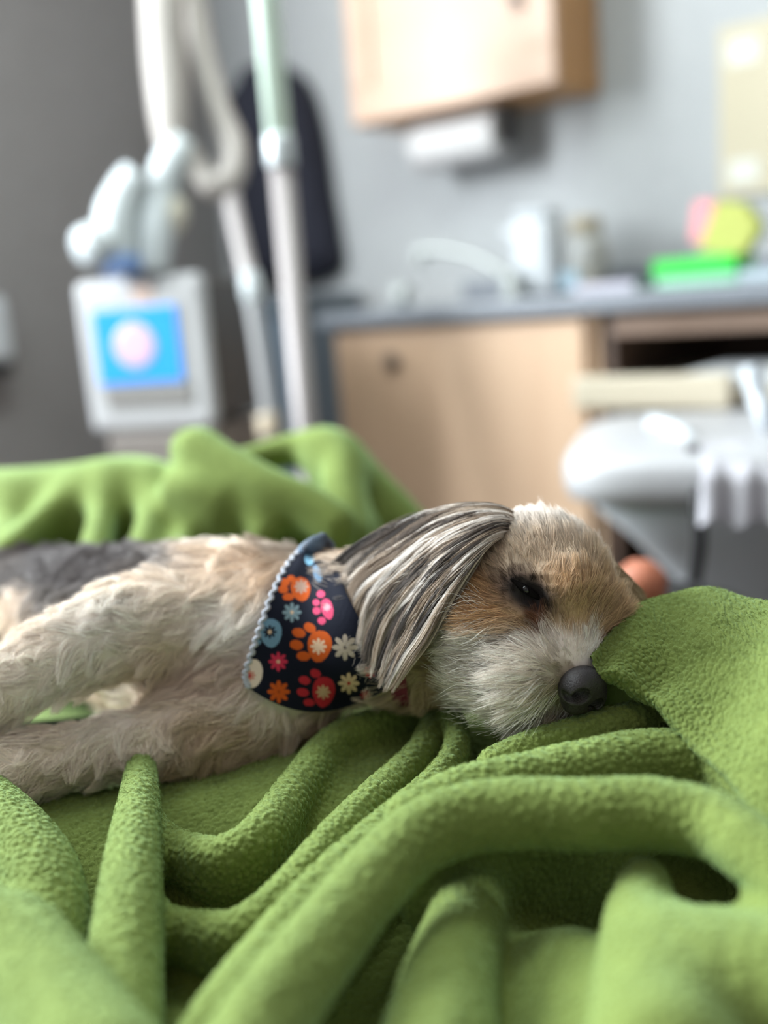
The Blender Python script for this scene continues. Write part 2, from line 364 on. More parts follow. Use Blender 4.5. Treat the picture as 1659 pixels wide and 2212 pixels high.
mesh_obj('seat_shell', [(x * s, y * s, sz + z) for s, z in rws for x, y in ring], [(i * 40 + k, i * 40 + (k + 1) % 40, (i + 1) * 40 + (k + 1) % 40, (i + 1) * 40 + k) for i in range(5) for k in range(40)] + [tuple(range(39, -1, -1)), tuple(200 + k for k in range(40))], M_shell, ch)
lathe('column', [(0.030, sz - 0.291), (0.030, sz - 0.36), (0.045, sz - 0.37), (0.045, 0.12)][::-1], M_shell, ch)
for k in range(5):
    a = math.radians(72 * k + 10)
    leg = tube('leg', [np.array([ch.location[0], ch.location[1], 0]) + np.array([math.cos(a) * r_, math.sin(a) * r_, z_]) for r_, z_ in ((0.03, 0.13), (0.16, 0.11), (0.27, 0.075))], [0.026, 0.022, 0.016], M_dark, ch, n=10)
    lathe('caster', [(0.008, -0.014), (0.028, -0.012), (0.030, 0), (0.028, 0.012), (0.008, 0.014)], M_black, leg, tuple(rel(ch, np.array([ch.location[0] + math.cos(a) * 0.27, ch.location[1] + math.sin(a) * 0.27, 0.031]))), 16, 'X')
arm_d = cd - 0.10
tube('arm', [P(1622, 790, arm_d), P(1636, 850, arm_d), P(1662, 915, arm_d), P(1700, 990, cd)], [0.013, 0.014, 0.014, 0.014], M_shell, ch, n=18)
tube('seat_piping', [P(1408, 912, cd - 0.03), P(1450, 925, cd - 0.06), P(1490, 960, cd - 0.1), P(1502, 1010, cd - 0.15)], 0.012, M_shell, ch, n=18)
tag(tube('strap', [P(1497, 965, cd - 0.17), P(1502, 1030, cd - 0.19), P(1508, 1100, cd - 0.2), P(1512, 1170, cd - 0.19), P(1500, 1260, cd - 0.15)], 0.008, M_black, n=20), 'black strap hanging over the front of the grey chair', 'strap')
# towel over the seat and dark crate beneath
M_bag = noise_mat('towel_cloth', (0.46, 0.45, 0.50), (0.54, 0.53, 0.58), 20, 0.8)
gx = np.linspace(1516, 1720, 46); gy = np.linspace(0, 1, 26); v = []
for t_ in gy:
    for x_ in gx:
        yb = 1132 + 12 * math.sin(x_ * 0.06) + 5 * math.sin(x_ * 0.17); ph = x_ * 0.085
        v.append(P(x_, 968 + (yb - 968) * t_ + 4 * math.sin(x_ * .05), cd - 0.16 - 0.075 * math.sin(min(t_ * 2.2, 1) * math.pi / 2) + 0.007 * t_ * math.sin(ph)))
f = [(i * 46 + k, i * 46 + k + 1, (i + 1) * 46 + k + 1, (i + 1) * 46 + k) for i in range(25) for k in range(45)]
hb_ = mesh_obj('towel', v, f, M_bag); sm_ = hb_.modifiers.new('thickness', 'SOLIDIFY'); sm_.thickness = 0.006
tag(hb_, 'pale lilac towel draped over the front of the grey chair', 'towel')
kb = P(1625, 1225, 1.97)
tag(box('storage_crate', (kb[0] - 0.14, kb[1] - 0.15, 0.0), (kb[0] + 0.35, kb[1] + 0.15, 0.56), M_black, bev=0.015, seg=3), 'black plastic storage crate on the floor behind the chair', 'crate')
sb = P(1385, 1262, 1.0)
so = thing('ball', 'small salmon pink rubber ball on a dark stool behind the blanket', 'ball', sb)
v_, f_ = tube_data([(0, 0, .79 * z) for z in (-0.032, -0.028, -0.016, 0, 0.016, 0.028, 0.032)], [.79 * r for r in (0.004, 0.0155, 0.0277, 0.032, 0.0277, 0.0155, 0.004)], n=31, sides=24)
mesh_obj('shell', v_, f_, mat('salmon_rubber', (0.48, 0.16, 0.09), 0.5), so)
lathe('valve', [(0.003, 0.0240), (0.003, 0.0256)], M_dark, so)
st = thing('stool', 'low black round stool under the salmon ball', 'stool', (sb[0], sb[1], 0))
sh_ = sb[2] - 0.0254
lathe('seat', [(0.10, sh_ - 0.04), (0.115, sh_ - 0.03), (0.115, sh_ - 0.01), (0.105, sh_)], M_black, st)
for k in range(4):
    a = math.radians(45 + 90 * k)
    tube('leg', [np.array([sb[0] + math.cos(a) * 0.075, sb[1] + math.sin(a) * 0.075, sh_ - 0.0405]), np.array([sb[0] + math.cos(a) * 0.11, sb[1] + math.sin(a) * 0.11, 0.0])], 0.012, M_black, st, n=4)

# ------------------------------------------------------------------ breathing machine, hoses, drip stand, coat on the left
vd = 1.95
vc = P(315, 760, vd)
vyaw = math.radians(24)
vn = thing('breathing_machine', 'white bedside breathing machine with a blue screen on a stand', 'medical machine', (vc[0], vc[1], 0), vyaw)
pxm = vd / F_PX
zt, zb = P(315, 598, vd)[2], P(330, 935, vd)[2]
hx = 150 * pxm
M_case = mat('machine_case', (0.46, 0.46, 0.47), 0.4); M_caseshade = mat('machine_side_shaded', (0.05, 0.045, 0.042), 0.5)  # side colour darkened for the shade on the face turned from the window
box('body', (-hx, -0.01, zb), (hx, 0.022, zt), M_case, vn, 0.02, 4)
box('rear_housing', (-hx + 0.015, 0.0225, zb + 0.01), (hx - 0.002, 0.26, zt - 0.015), M_caseshade, vn, 0.012, 3)
def vloc(px, py): return rel(vn, P(px, py, vd))
s0, s1 = vloc(203, 672), vloc(408, 818)
bz = box('bezel', (s0[0] - 0.008, -0.016, s1[2] - 0.008), (s1[0] + 0.008, -0.0105, s0[2] + 0.006), M_grey, vn, 0.003)
M_screen = mat('screen_blue', (0.02, 0.2, 0.6), 0.2); n_, l_, b_ = nodes(M_screen)
b_.inputs['Emission Color'].default_value = (0.03, 0.30, 0.80, 1); b_.inputs['Emission Strength'].default_value = 0.62
box('screen', (s0[0], -0.0185, s1[2]), (s1[0], -0.0165, s0[2]), M_screen, vn, 0.001)
M_logo = mat('screen_pink', (0.42, 0.30, 0.38), 0.4); n_, l_, b_ = nodes(M_logo)
b_.inputs['Emission Color'].default_value = (0.72, 0.50, 0.62, 1); b_.inputs['Emission Strength'].default_value = 0.4
ce = (s0 + s1) / 2
lathe('screen_dial', [(0.042, 0), (0.042, -0.0012), (0.034, -0.0016)], M_logo, vn, (ce[0] - 0.004, -0.0186, ce[2]), 32, 'Y')
p0, p1 = vloc(215, 836), vloc(425, 872)
box('key_strip', (p0[0], -0.014, p1[2]), (p1[0], -0.0105, p0[2]), mat('key_grey', (0.22, 0.21, 0.20), 0.5), vn, 0.003)
p0, p1 = vloc(300, 620), vloc(352, 660)
box('label_plate', (p0[0], -0.013, p1[2]), (p1[0], -0.0105, p0[2]), mat('label_peach', (0.55, 0.40, 0.34), 0.5), vn, 0.001)
box('lower_cover', (-hx + 0.03, -0.006, zb - 0.2), (hx - 0.005, 0.25, zb - 0.0005), mat('taupe_cover', (0.19, 0.165, 0.15), 0.6), vn, 0.01)
lathe('stand_column', [(0.04, 0.06), (0.04, zb - 0.2005)], M_dark, vn, (0, 0.12, 0))
for k in range(5):
    a = math.radians(72 * k + 18)
    tube('stand_leg', [np.array([vc[0], vc[1], 0]) + np.array([math.cos(a) * r_ - 0.05, math.sin(a) * r_ + 0.11, z_]) for r_, z_ in ((0.02, 0.07), (0.15, 0.05), (0.28, 0.028))], [0.028, 0.024, 0.02], M_dark, vn, n=8)
# valve cluster on top
M_valve = mat('frosted_valve', (0.52, 0.56, 0.58), 0.35); M_hose = mat('clear_hose', (0.42, 0.385, 0.36), 0.4)
M_blue = mat('blue_ring', (0.16, 0.26, 0.5), 0.4)
vv = thing('valve_block', 'white jointed breathing valve and elbows on top of the machine', 'valve', P(290, 598, vd - 0.02))
dv = vd - 0.04
tube('elbow', [P(395, 300, dv), P(382, 335, dv), P(362, 372, dv), P(350, 420, dv), P(338, 500, dv), P(332, 590, dv)], [0.026, 0.034, 0.034, 0.030, 0.034, 0.026], M_valve, vv, n=30, sides=16)
tube('elbow', [P(300, 378, dv - 0.02), P(270, 420, dv - 0.02), P(252, 480, dv - 0.02), P(262, 560, dv - 0.02)], [0.034, 0.036, 0.040, 0.030], M_valve, vv, n=26, sides=16)
tube('outlet', [P(250, 520, dv - 0.03), P(210, 528, dv - 0.04), P(182, 536, dv - 0.06)], [0.038, 0.040, 0.036], M_valve, vv, n=16, sides=16)
tube('ring', [P(262, 560, dv - 0.02), P(266, 590, dv - 0.02)], [0.036, 0.036], M_blue, vv, n=6, sides=18)
tube('filter', [P(372, 430, dv + 0.01), P(365, 470, dv + 0.01), P(345, 510, dv + 0.01)], [0.028, 0.034, 0.02], mat('cream_filter', (0.58, 0.55, 0.46), 0.5), vv, n=14, sides=16)
# hoses
hA = tube('corrugated_hose', [P(342, -160, vd - 0.02), P(351, 0, vd - 0.02), P(357, 120, vd - 0.02), P(366, 250, vd - 0.03), P(374, 335, dv)], [0.041, 0.041, 0.040, 0.035, 0.026], M_hose, n=150, sides=18, rib=0.05, ribs=34)
tag(hA, 'wide pale corrugated hose hanging straight down to the valve', 'hose')
hB = tube('corrugated_hose', [P(385, -150, vd + 0.06), P(415, 0, vd + 0.06), P(440, 120, vd + 0.05), P(472, 230, vd + 0.03), P(505, 320, vd), P(497, 385, vd - 0.02), P(455, 400, vd - 0.03), P(420, 360, vd - 0.03), P(400, 320, dv)],
          [0.024, 0.024, 0.022, 0.022, 0.026, 0.027, 0.027, 0.025, 0.022], M_hose, n=180, sides=16, rib=0.05, ribs=44)
tag(hB, 'pale corrugated hose hanging in a loop behind the straight hose', 'hose')
hC = thing('drain_tube', 'thin grey tube with white connector hanging from the looped hose', 'tube', P(590, 950, vd - 0.05))
tube('upper_tube', [P(492, 395, vd - 0.02), P(510, 480, vd - 0.03), P(528, 560, vd - 0.04), P(538, 600, vd - 0.05)], 0.0165, mat('grey_tube', (0.44, 0.40, 0.40), 0.4), hC, n=20)
tube('connector', [P(538, 590, vd - 0.05), P(545, 625, vd - 0.05), P(546, 655, vd - 0.05)], [0.018, 0.022, 0.017], M_valve, hC, n=10)
tube('lower_tube', [P(546, 655, vd - 0.05), P(560, 740, vd - 0.05), P(574, 840, vd - 0.05), P(584, 920, vd - 0.05), P(588, 1040, vd - 0.05)], 0.015, mat('dim_tube', (0.30, 0.30, 0.31), 0.4), hC, n=20)
tube('end_cap', [P(578, 895, vd - 0.052), P(584, 945, vd - 0.052)], [0.022, 0.022], mat('tan_cap', (0.48, 0.40, 0.30), 0.5), hC, n=6)
# drip stand
ip = thing('drip_stand', 'slim metal drip stand with a mint highlight coloured into its upper tube', 'drip stand', (*P(640, 700, 1.62)[:2], 0))
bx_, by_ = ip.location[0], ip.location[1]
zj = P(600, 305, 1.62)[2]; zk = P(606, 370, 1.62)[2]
lathe('upper_tube', [(0.0195, zj), (0.0195, 2.05), (0.012, 2.06)], mat('mint_highlight', (0.84, 1.0, 0.88), 0.35), ip)  # mint reflection on the pole put into its colour
lathe('collar', [(0.021, zk), (0.0225, zk + 0.004), (0.0225, zj - 0.008), (0.021, zj - 0.0005)], mat('collar_grey', (0.56, 0.60, 0.62), 0.4, 0.3), ip)
lathe('lower_tube', [(0.0185, 0.05), (0.0185, zk - 0.0005)], mat('pole_steel', (0.30, 0.27, 0.27), 0.5, 0.2), ip)
for k in range(5):
    a = math.radians(72 * k)
    tube('base_leg', [np.array([bx_ + math.cos(a) * r_, by_ + math.sin(a) * r_, z_]) for r_, z_ in ((0.01, 0.07), (0.15, 0.05), (0.27, 0.025))], 0.014, M_steel, ip, n=8)
for s in (-1, 1):
    tube('hook', [np.array([bx_, by_, 2.03]), np.array([bx_ + s * 0.06, by_, 2.04]), np.array([bx_ + s * 0.1, by_, 2.02]), np.array([bx_ + s * 0.12, by_, 2.05])], 0.004, M_steel, ip, n=12)
# coat on the wall, right edge widened over its cast shadow
cw = Y_BACK - 0.05
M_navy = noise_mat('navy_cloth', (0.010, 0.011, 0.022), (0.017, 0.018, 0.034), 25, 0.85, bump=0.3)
coat_shadow_outline = [(552, 140), (520, 175), (503, 240), (508, 320), (522, 420), (520, 520), (532, 600), (590, 618), (672, 606), (722, 575), (716, 500), (702, 420), (690, 330), (674, 250), (650, 185), (610, 146)]
cc_ = catmull([np.append(PY(x, y, cw), 0)[:3] for x, y in coat_shadow_outline + coat_shadow_outline[:1]], 64)[:-1]
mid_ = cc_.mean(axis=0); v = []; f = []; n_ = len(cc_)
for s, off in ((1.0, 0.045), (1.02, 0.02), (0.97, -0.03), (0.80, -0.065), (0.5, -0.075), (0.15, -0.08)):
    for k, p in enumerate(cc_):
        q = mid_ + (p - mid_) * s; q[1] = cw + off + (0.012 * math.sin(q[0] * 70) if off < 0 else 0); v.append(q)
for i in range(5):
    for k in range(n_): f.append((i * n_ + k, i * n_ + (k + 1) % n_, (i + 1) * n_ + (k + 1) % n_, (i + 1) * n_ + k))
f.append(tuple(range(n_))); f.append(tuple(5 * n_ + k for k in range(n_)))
co = thing('coat', 'dark navy coat and its cast shadow in one shape hanging on the wall behind the drip stand', 'coat', (mid_[0], Y_BACK, mid_[2]))
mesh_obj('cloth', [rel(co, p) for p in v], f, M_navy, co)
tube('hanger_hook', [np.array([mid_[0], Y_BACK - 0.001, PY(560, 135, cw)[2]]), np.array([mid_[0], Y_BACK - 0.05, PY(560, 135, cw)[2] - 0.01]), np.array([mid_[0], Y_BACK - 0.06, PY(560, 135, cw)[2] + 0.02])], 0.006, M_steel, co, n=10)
# slate block added for the shaded wall between the stand and the cabinet
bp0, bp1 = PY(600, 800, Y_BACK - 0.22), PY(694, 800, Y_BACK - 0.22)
bn = thing('shaded_wall_block', 'tall slate blue block standing in for shaded wall between the drip stand and the maple cabinet', 'shade block', ((bp0[0] + bp1[0]) / 2, Y_BACK - 0.17, 0))
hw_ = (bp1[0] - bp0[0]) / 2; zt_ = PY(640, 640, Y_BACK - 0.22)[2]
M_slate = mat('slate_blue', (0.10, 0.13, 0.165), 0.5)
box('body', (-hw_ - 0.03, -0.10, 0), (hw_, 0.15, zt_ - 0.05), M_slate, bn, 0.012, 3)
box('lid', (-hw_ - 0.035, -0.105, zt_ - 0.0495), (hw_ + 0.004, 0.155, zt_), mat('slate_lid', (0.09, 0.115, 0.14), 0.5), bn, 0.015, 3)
# wall-mounted dispenser at the frame's edge
wp = PX(-10, 700, X_LEFT + 0.05)
wd = thing('glove_dispenser', 'white wall dispenser with dark foot at the picture edge', 'dispenser', (X_LEFT, wp[1], PX(8, 810, X_LEFT + 0.05)[2]))
zh = PX(8, 640, X_LEFT + 0.05)[2] - wd.location[2]
box('body', (0.0005, -0.09, 0.035), (0.09, 0.02, zh), M_white, wd, 0.02, 3)
box('foot', (0.0005, -0.085, 0), (0.085, 0.012, 0.0345), M_dark, wd, 0.006)

# ------------------------------------------------------------------ implicit modelling (smooth unions, then surface nets)
R0, F0 = _r0, _f0
def to_cf(p):                           # world -> (right, forward, up) seen from the camera's foot
    p = np.asarray(p, float); return np.stack([p @ R0, p @ F0, p[..., 2]], -1)
def from_cf(q):
    q = np.asarray(q, float); return q[..., 0:1] * R0 + q[..., 1:2] * F0 + q[..., 2:3] * np.array([0, 0, 1.0])
class Field:
    def __init__(s, lo, hi, h):
        s.lo = np.asarray(lo, float); s.h = h
        s.n = np.ceil((np.asarray(hi) - s.lo) / h).astype(int) + 1
        s.ax = [(s.lo[i] + h * np.arange(s.n[i])).astype(np.float32) for i in range(3)]
        s.f = np.full(s.n, 1.0, np.float32)
    def window(s, a, b):
        i0 = np.clip(np.floor((np.asarray(a) - s.lo) / s.h).astype(int), 0, s.n)
        i1 = np.clip(np.ceil((np.asarray(b) - s.lo) / s.h).astype(int) + 1, 0, s.n)
        if np.any(i1 <= i0): return None
        sl = tuple(slice(i0[k], i1[k]) for k in range(3))
        g = np.meshgrid(*[s.ax[k][sl[k]] for k in range(3)], indexing='ij', sparse=True)
        return sl, g
    def merge(s, sl, d, k, op='union'):
        a = s.f[sl]
        if op == 'cut': a, d = -a, d
        h = np.clip(0.5 + 0.5 * (a - d) / k, 0, 1)
        if op == 'union': r = a * (1 - h) + d * h - k * h * (1 - h)
        else: h = np.clip(0.5 + 0.5 * (a - d) / k, 0, 1); r = -(a * (1 - h) + d * h - k * h * (1 - h))
        s.f[sl] = r
    def tube(s, pts, rad, k=0.008, skirt=1.0, n=40, op='union', floor=None):
        pts = np.asarray(pts, float); rad = np.broadcast_to(np.asarray(rad, float), (len(pts),))
        q = catmull(np.hstack([pts, rad[:, None]]), n).astype(np.float32)
        m = q[:, 3].max() + k + 2 * s.h
        a, b = q[:, :3].min(0) - m, q[:, :3].max(0) + m
        if skirt < 1: a[2] = s.lo[2] if floor is None else floor
        w = s.window(a, b)
        if w is None: return
        sl, (X, Y, Z) = w; best = None
        for i in range(n - 1):
            p0, p1 = q[i, :3], q[i + 1, :3]; dv = p1 - p0; L2 = float(dv @ dv) + 1e-12
            if skirt < 1:
                L2h = float(dv[0] ** 2 + dv[1] ** 2) + 1e-9
                t = np.clip(((X - p0[0]) * dv[0] + (Y - p0[1]) * dv[1]) / L2h, 0, 1)
            else:
                t = np.clip(((X - p0[0]) * dv[0] + (Y - p0[1]) * dv[1] + (Z - p0[2]) * dv[2]) / L2, 0, 1)
            dz = Z - (p0[2] + t * dv[2])
            if skirt < 1: dz = np.where(dz < 0, dz * skirt, dz)
            d = np.sqrt((X - p0[0] - t * dv[0]) ** 2 + (Y - p0[1] - t * dv[1]) ** 2 + dz ** 2) - (q[i, 3] + t * (q[i + 1, 3] - q[i, 3]))
            best = d if best is None else np.minimum(best, d)
        s.merge(sl, best, k, op)
    def ball(s, c, r, k=0.01, rot=None, op='union'):
        """ellipsoid with radii r, axes = columns of rot"""
        c = np.asarray(c, float); r = np.broadcast_to(np.asarray(r, float), (3,)); m = r.max() + k + 2 * s.h
        w = s.window(c - m, c + m)
        if w is None: return
        sl, (X, Y, Z) = w; A = np.eye(3) if rot is None else np.asarray(rot)
        u = [((X - c[0]) * A[0, i] + (Y - c[1]) * A[1, i] + (Z - c[2]) * A[2, i]) for i in range(3)]
        k0 = np.sqrt(sum((u[i] / r[i]) ** 2 for i in range(3))); k1 = np.sqrt(sum((u[i] / r[i] ** 2) ** 2 for i in range(3)))
        s.merge(sl, (k0 * (k0 - 1.0) / np.maximum(k1, 1e-6)).astype(np.float32), k, op)
    def mesh(s):
        f = s.f; nx, ny, nz = f.shape; ins = f < 0
        c = [(a, b, d) for a in (0, 1) for b in (0, 1) for d in (0, 1)]
        cnt = np.zeros((nx - 1, ny - 1, nz - 1), np.int8)
        for a, b, d in c: cnt += ins[a:nx - 1 + a, b:ny - 1 + b, d:nz - 1 + d]
        act = (cnt > 0) & (cnt < 8); I = np.argwhere(act)
        vid = np.full(act.shape, -1, np.int64); vid[act] = np.arange(len(I))
        pos = np.zeros((len(I), 3)); w = np.zeros(len(I))
        val = {q: f[I[:, 0] + q[0], I[:, 1] + q[1], I[:, 2] + q[2]].astype(np.float64) for q in c}
        for q in c:
            for ax in range(3):
                if q[ax]: continue
                q2 = list(q); q2[ax] = 1; q2 = tuple(q2)
                a, b = val[q], val[q2]; x = (a < 0) != (b < 0)
                t = np.where(x, a / np.where(x, a - b, 1), 0)
                for d in range(3):
                    pos[:, d] += np.where(x, q[d] + (t if d == ax else 0), 0)
                w += x
        pos = s.lo + s.h * (I + pos / w[:, None])
        faces = []
        for ax in range(3):
            u, v = (ax + 1) % 3, (ax + 2) % 3
            sl0 = [slice(None)] * 3; sl1 = [slice(None)] * 3
            sl0[ax] = slice(0, f.shape[ax] - 1); sl1[ax] = slice(1, None)
            for d in (u, v): sl0[d] = slice(1, f.shape[d] - 1); sl1[d] = slice(1, f.shape[d] - 1)
            a, b = ins[tuple(sl0)], ins[tuple(sl1)]
            E = np.argwhere(a != b)
            if not len(E): continue
            flip = a[tuple(E.T)]
            E = E.copy(); E[:, u] += 1; E[:, v] += 1
            def cell(du, dv):
                c_ = E.copy(); c_[:, u] -= du; c_[:, v] -= dv; return vid[tuple(c_.T)]
            qd = np.stack([cell(1, 1), cell(0, 1), cell(0, 0), cell(1, 0)], 1)
            qd[~flip] = qd[~flip][:, ::-1]
            faces.append(qd)
        return pos, np.vstack(faces)
def worley(p, size, seed=0):
    """distances to the nearest and second jittered cell point over cell size"""
    q = p / size; b = np.floor(q).astype(np.int64); b1 = np.full(len(p), 9.0); b2 = np.full(len(p), 9.0)
    for dx in (-1, 0, 1):
        for dy in (-1, 0, 1):
            for dz in (-1, 0, 1):
                c = b + np.array([dx, dy, dz])
                h = (c[:, 0] * 73856093) ^ (c[:, 1] * 19349663) ^ (c[:, 2] * 83492791) ^ (seed * 2654435)
                j = np.stack([((h * k) >> 7 & 1023) / 1023.0 for k in (1597334677, 3812015801, 958282843)], 1)
                d = ((q - c - j) ** 2).sum(1)
                b2 = np.minimum(b2, np.maximum(b1, d)); b1 = np.minimum(b1, d)
    return np.sqrt(b1), np.sqrt(b2)
def vnormals(v, f):
    n = np.zeros_like(v); a = np.cross(v[f[:, 2]] - v[f[:, 0]], v[f[:, 3]] - v[f[:, 1]])
    for i in range(4): np.add.at(n, f[:, i], a)
    return n / (np.linalg.norm(n, axis=1)[:, None] + 1e-12)
def smooth_mesh(v, f, it=2, lam=0.5):
    for _ in range(it):
        s = np.zeros_like(v); c = np.zeros(len(v))
        for i in range(4):
            j = (i + 1) % 4; np.add.at(s, f[:, i], v[f[:, j]]); np.add.at(s, f[:, j], v[f[:, i]])
            np.add.at(c, f[:, i], 1); np.add.at(c, f[:, j], 1)
        v = v * (1 - lam) + lam * s / np.maximum(c, 1)[:, None]
    return v
def subdiv(v, f):
    """split every quad in four (linear)"""
    e = np.stack([f, np.roll(f, -1, 1)], 2).reshape(-1, 2); e.sort(1)
    key = e[:, 0] * (len(v) + 1) + e[:, 1]; uq, inv = np.unique(key, return_inverse=True)
    ev = np.stack([uq // (len(v) + 1), uq % (len(v) + 1)], 1)
    em = v[ev].mean(1); fm = v[f].mean(1); E = inv.reshape(-1, 4) + len(v); c = np.arange(len(f)) + len(v) + len(em)
    nf = np.concatenate([np.stack([f[:, i], E[:, i], c, E[:, (i - 1) % 4]], 1) for i in range(4)])
    return np.vstack([v, em, fm]), nf

# ------------------------------------------------------------------ bed
M_sheet = noise_mat('bed_sheet', (0.55, 0.57, 0.60), (0.62, 0.64, 0.67), 40, 0.8)
bed = thing('hospital_bed', 'hospital bed with a pale mattress hidden under the green blanket', 'bed', (-0.35, 0.2, 0))
box('mattress', (-0.95, -0.55, 0.46), (1.0, 0.50, 0.608), M_sheet, bed, 0.04, 4)
box('bed_deck', (-0.97, -0.56, 0.40), (1.02, 0.51, 0.4595), M_grey, bed, 0.01)
for sx in (-0.9, 0.94):
    for sy in (-0.5, 0.44):
        box('leg', (sx - 0.025, sy - 0.025, 0.0), (sx + 0.025, sy + 0.025, 0.3995), M_steel, bed, 0.004)

# ------------------------------------------------------------------ green fleece blanket
def tz(lst): return [np.append(to_cf(PZ(x, y, z)), 0)[:3] for x, y, z in lst]
def td(lst): return [to_cf(P(x, y, d)) for x, y, d in lst]
Z0 = 0.640
F = Field((-0.34, 0.235, 0.60), (0.33, 0.86, 0.80), 0.0019)
_sl, (_X, _Y, _Z) = F.window((-9, -9, -9), (9, 9, 9))
def sstep(a, b, x): t = np.clip((x - a) / (b - a), 0, 1); return t * t * (3 - 2 * t)
_H = Z0 + 0.034 * sstep(0.40, 0.56, _Y + 0.10 * _X) - 0.030 * sstep(0.05, 0.28, _X) * sstep(0.62, 0.45, _Y)
_H = _H + 0.004 * np.sin(_X * 31 + _Y * 17) + 0.003 * np.sin(_X * 13 - _Y * 41 + 1)
_H = _H - 0.10 * sstep(0.70, 0.80, _Y + 0.35 * (_X - 0.02) * (_X > 0.02) - 0.5 * np.minimum(_X + 0.02, 0))
_H = _H + 0.045 * sstep(0.47, 0.37, _Y) * np.exp(-((_X - 0.070) / 0.045) ** 2) - 0.030 * sstep(0.40, 0.47, _Y) * sstep(0.56, 0.50, _Y) * np.exp(-((_X - 0.085) / 0.05) ** 2)
F.f[:] = (_Z - _H).astype(np.float32) * 0.85
F.ball(to_cf(P(1120, 1500, 0.60)), (.065, .06, .036), .035, op='cut')
# left: big near fold, narrow upright fold, bottom-left fold
F.tube(tz([(-70, 1745, .686), (15, 1815, .687), (80, 1905, .683), (95, 2020, .676), (60, 2120, .67)]), [.024, .022, .021, .020, .02], .008, 0.35)
F.tube(tz([(305, 1655, .688), (300, 1720, .694), (285, 1850, .694), (272, 2000, .690), (262, 2130, .684), (255, 2300, .68)]), [.0085, .0105, .013, .0145, .0155, .016], .004, 0.25)
F.tube(tz([(-80, 2060, .700), (10, 2060, .700), (70, 2140, .700), (140, 2260, .70), (200, 2400, .70)]), [.024, .024, .024, .026, .03], .008, 0.3)
# swags in the middle
F.tube(tz([(330, 1800, .672), (420, 1845, .676), (490, 1850, .678), (570, 1800, .682), (650, 1690, .684), (730, 1600, .686), (860, 1548, .688), (950, 1500, .69)]), [.008, .010, .011, .012, .011, .011, .010, .008], .010, 0.4)
F.tube(tz([(330, 1985, .664), (430, 2010, .668), (520, 2010, .672), (620, 1930, .678), (720, 1815, .684), (820, 1715, .686), (905, 1630, .688), (940, 1560, .69)]), [.007, .009, .010, .010, .010, .010, .009, .008], .009, 0.4)
# narrow bright fold
F.tube(tz([(965, 1525, .698), (985, 1570, .698), (982, 1625, .696), (935, 1690, .694), (840, 1775, .692), (720, 1890, .690), (600, 2030, .686), (490, 2180, .684), (420, 2300, .68)]), [.0055, .0068, .0072, .0075, .0085, .010, .011, .012, .012], .006, 0.3)
# big arching fold
F.tube(tz([(1070, 1655, .704), (1150, 1622, .708), (1260, 1590, .712), (1370, 1558, .714), (1450, 1545, .714), (1540, 1580, .712)]), [.010, .011, .011, .011, .010, .01], .010, 0.3)
F.tube(tz([(330, 2560, .704), (500, 2330, .706), (580, 2190, .708), (700, 2030, .710), (800, 1905, .714), (890, 1815, .718), (1000, 1765, .721), (1120, 1752, .722), (1260, 1755, .722), (1400, 1752, .722), (1530, 1775, .722), (1630, 1835, .722), (1720, 1900, .72)]),
       [.016, .016, .0155, .015, .0145, .0145, .0145, .0145, .0145, .0145, .0135, .013, .013], .006, 0.85, n=60)
F.tube(tz([(880, 1765, .712), (1000, 1715, .713), (1130, 1690, .712), (1260, 1665, .711), (1400, 1640, .710), (1540, 1650, .708), (1640, 1720, .706)]), [.011, .013, .014, .015, .015, .014, .013], .012, 0.12)
# front folds below the arch
F.tube(tz([(1050, 1860, .664), (1022, 1935, .668), (992, 2040, .672), (965, 2150, .675), (945, 2290, .678), (930, 2420, .68)]), [.013, .016, .018, .020, .022, .022], .010, 0.3)
F.tube(tz([(1392, 1905, .690), (1375, 1970, .694), (1392, 2070, .696), (1420, 2190, .698), (1440, 2320, .70)]), [.009, .012, .017, .022, .026], .008, 0.25)
F.tube(tz([(1395, 1925, .690), (1432, 1990, .690), (1500, 2035, .690), (1590, 2042, .692), (1700, 2030, .694)]), [.009, .010, .011, .012, .013], .010, 0.25)
F.tube(tz([(1500, 2100, .690), (1560, 2150, .692), (1700, 2180, .694)]), [.02, .028, .03], .02, 0.3)
F.tube(tz([(1650, 1850, .70), (1655, 1930, .70), (1660, 2010, .70), (1690, 2060, .70)]), [.008, .009, .010, .011], .006, 0.3)
# rise under the chin and behind the nose hollow
F.tube(tz([(1440, 1900, .645), (1500, 1915, .643), (1600, 1935, .643)]), [.016, .022, .022], .012, op='cut')
F.tube(tz([(930, 1900, .650), (830, 2030, .643), (730, 2200, .640), (660, 2330, .64)]), [.014, .021, .024, .024], .01, op='cut')
v1, f1 = F.mesh()
keep = (v1[f1].mean(1)[:, 0] > -0.335) & (v1[f1].mean(1)[:, 0] < 0.325) & (v1[f1].mean(1)[:, 1] > 0.24) & (v1[f1].mean(1)[:, 2] > 0.606)
f1 = f1[keep]
v1 = smooth_mesh(v1, f1, 3)
_w = from_cf(v1[f1].mean(1)) - CAM; _d = _w @ C_F; _px = W_PX / 2 + F_PX * (_w @ C_R) / _d; _py = H_PX / 2 - F_PX * (_w @ C_U) / _d
f1 = f1[(_px > -420) & (_px < 2080) & (_py < 2560)]
# far part, behind the dog, coarser
B = Field((-0.62, 0.70, 0.56), (0.16, 1.30, 0.90), 0.005)
_sl, (_X, _Y, _Z) = B.window((-9, -9, -9), (9, 9, 9))
_H = 0.665 - 0.10 * sstep(1.10, 1.25, _Y - 0.25 * _X) - 0.08 * sstep(-0.02, 0.10, _X + (_Y - 0.9) * 0.25) + 0 * _Z
B.f[:] = (_Z - _H).astype(np.float32) * 0.85
def tdd(lst): return td(lst)
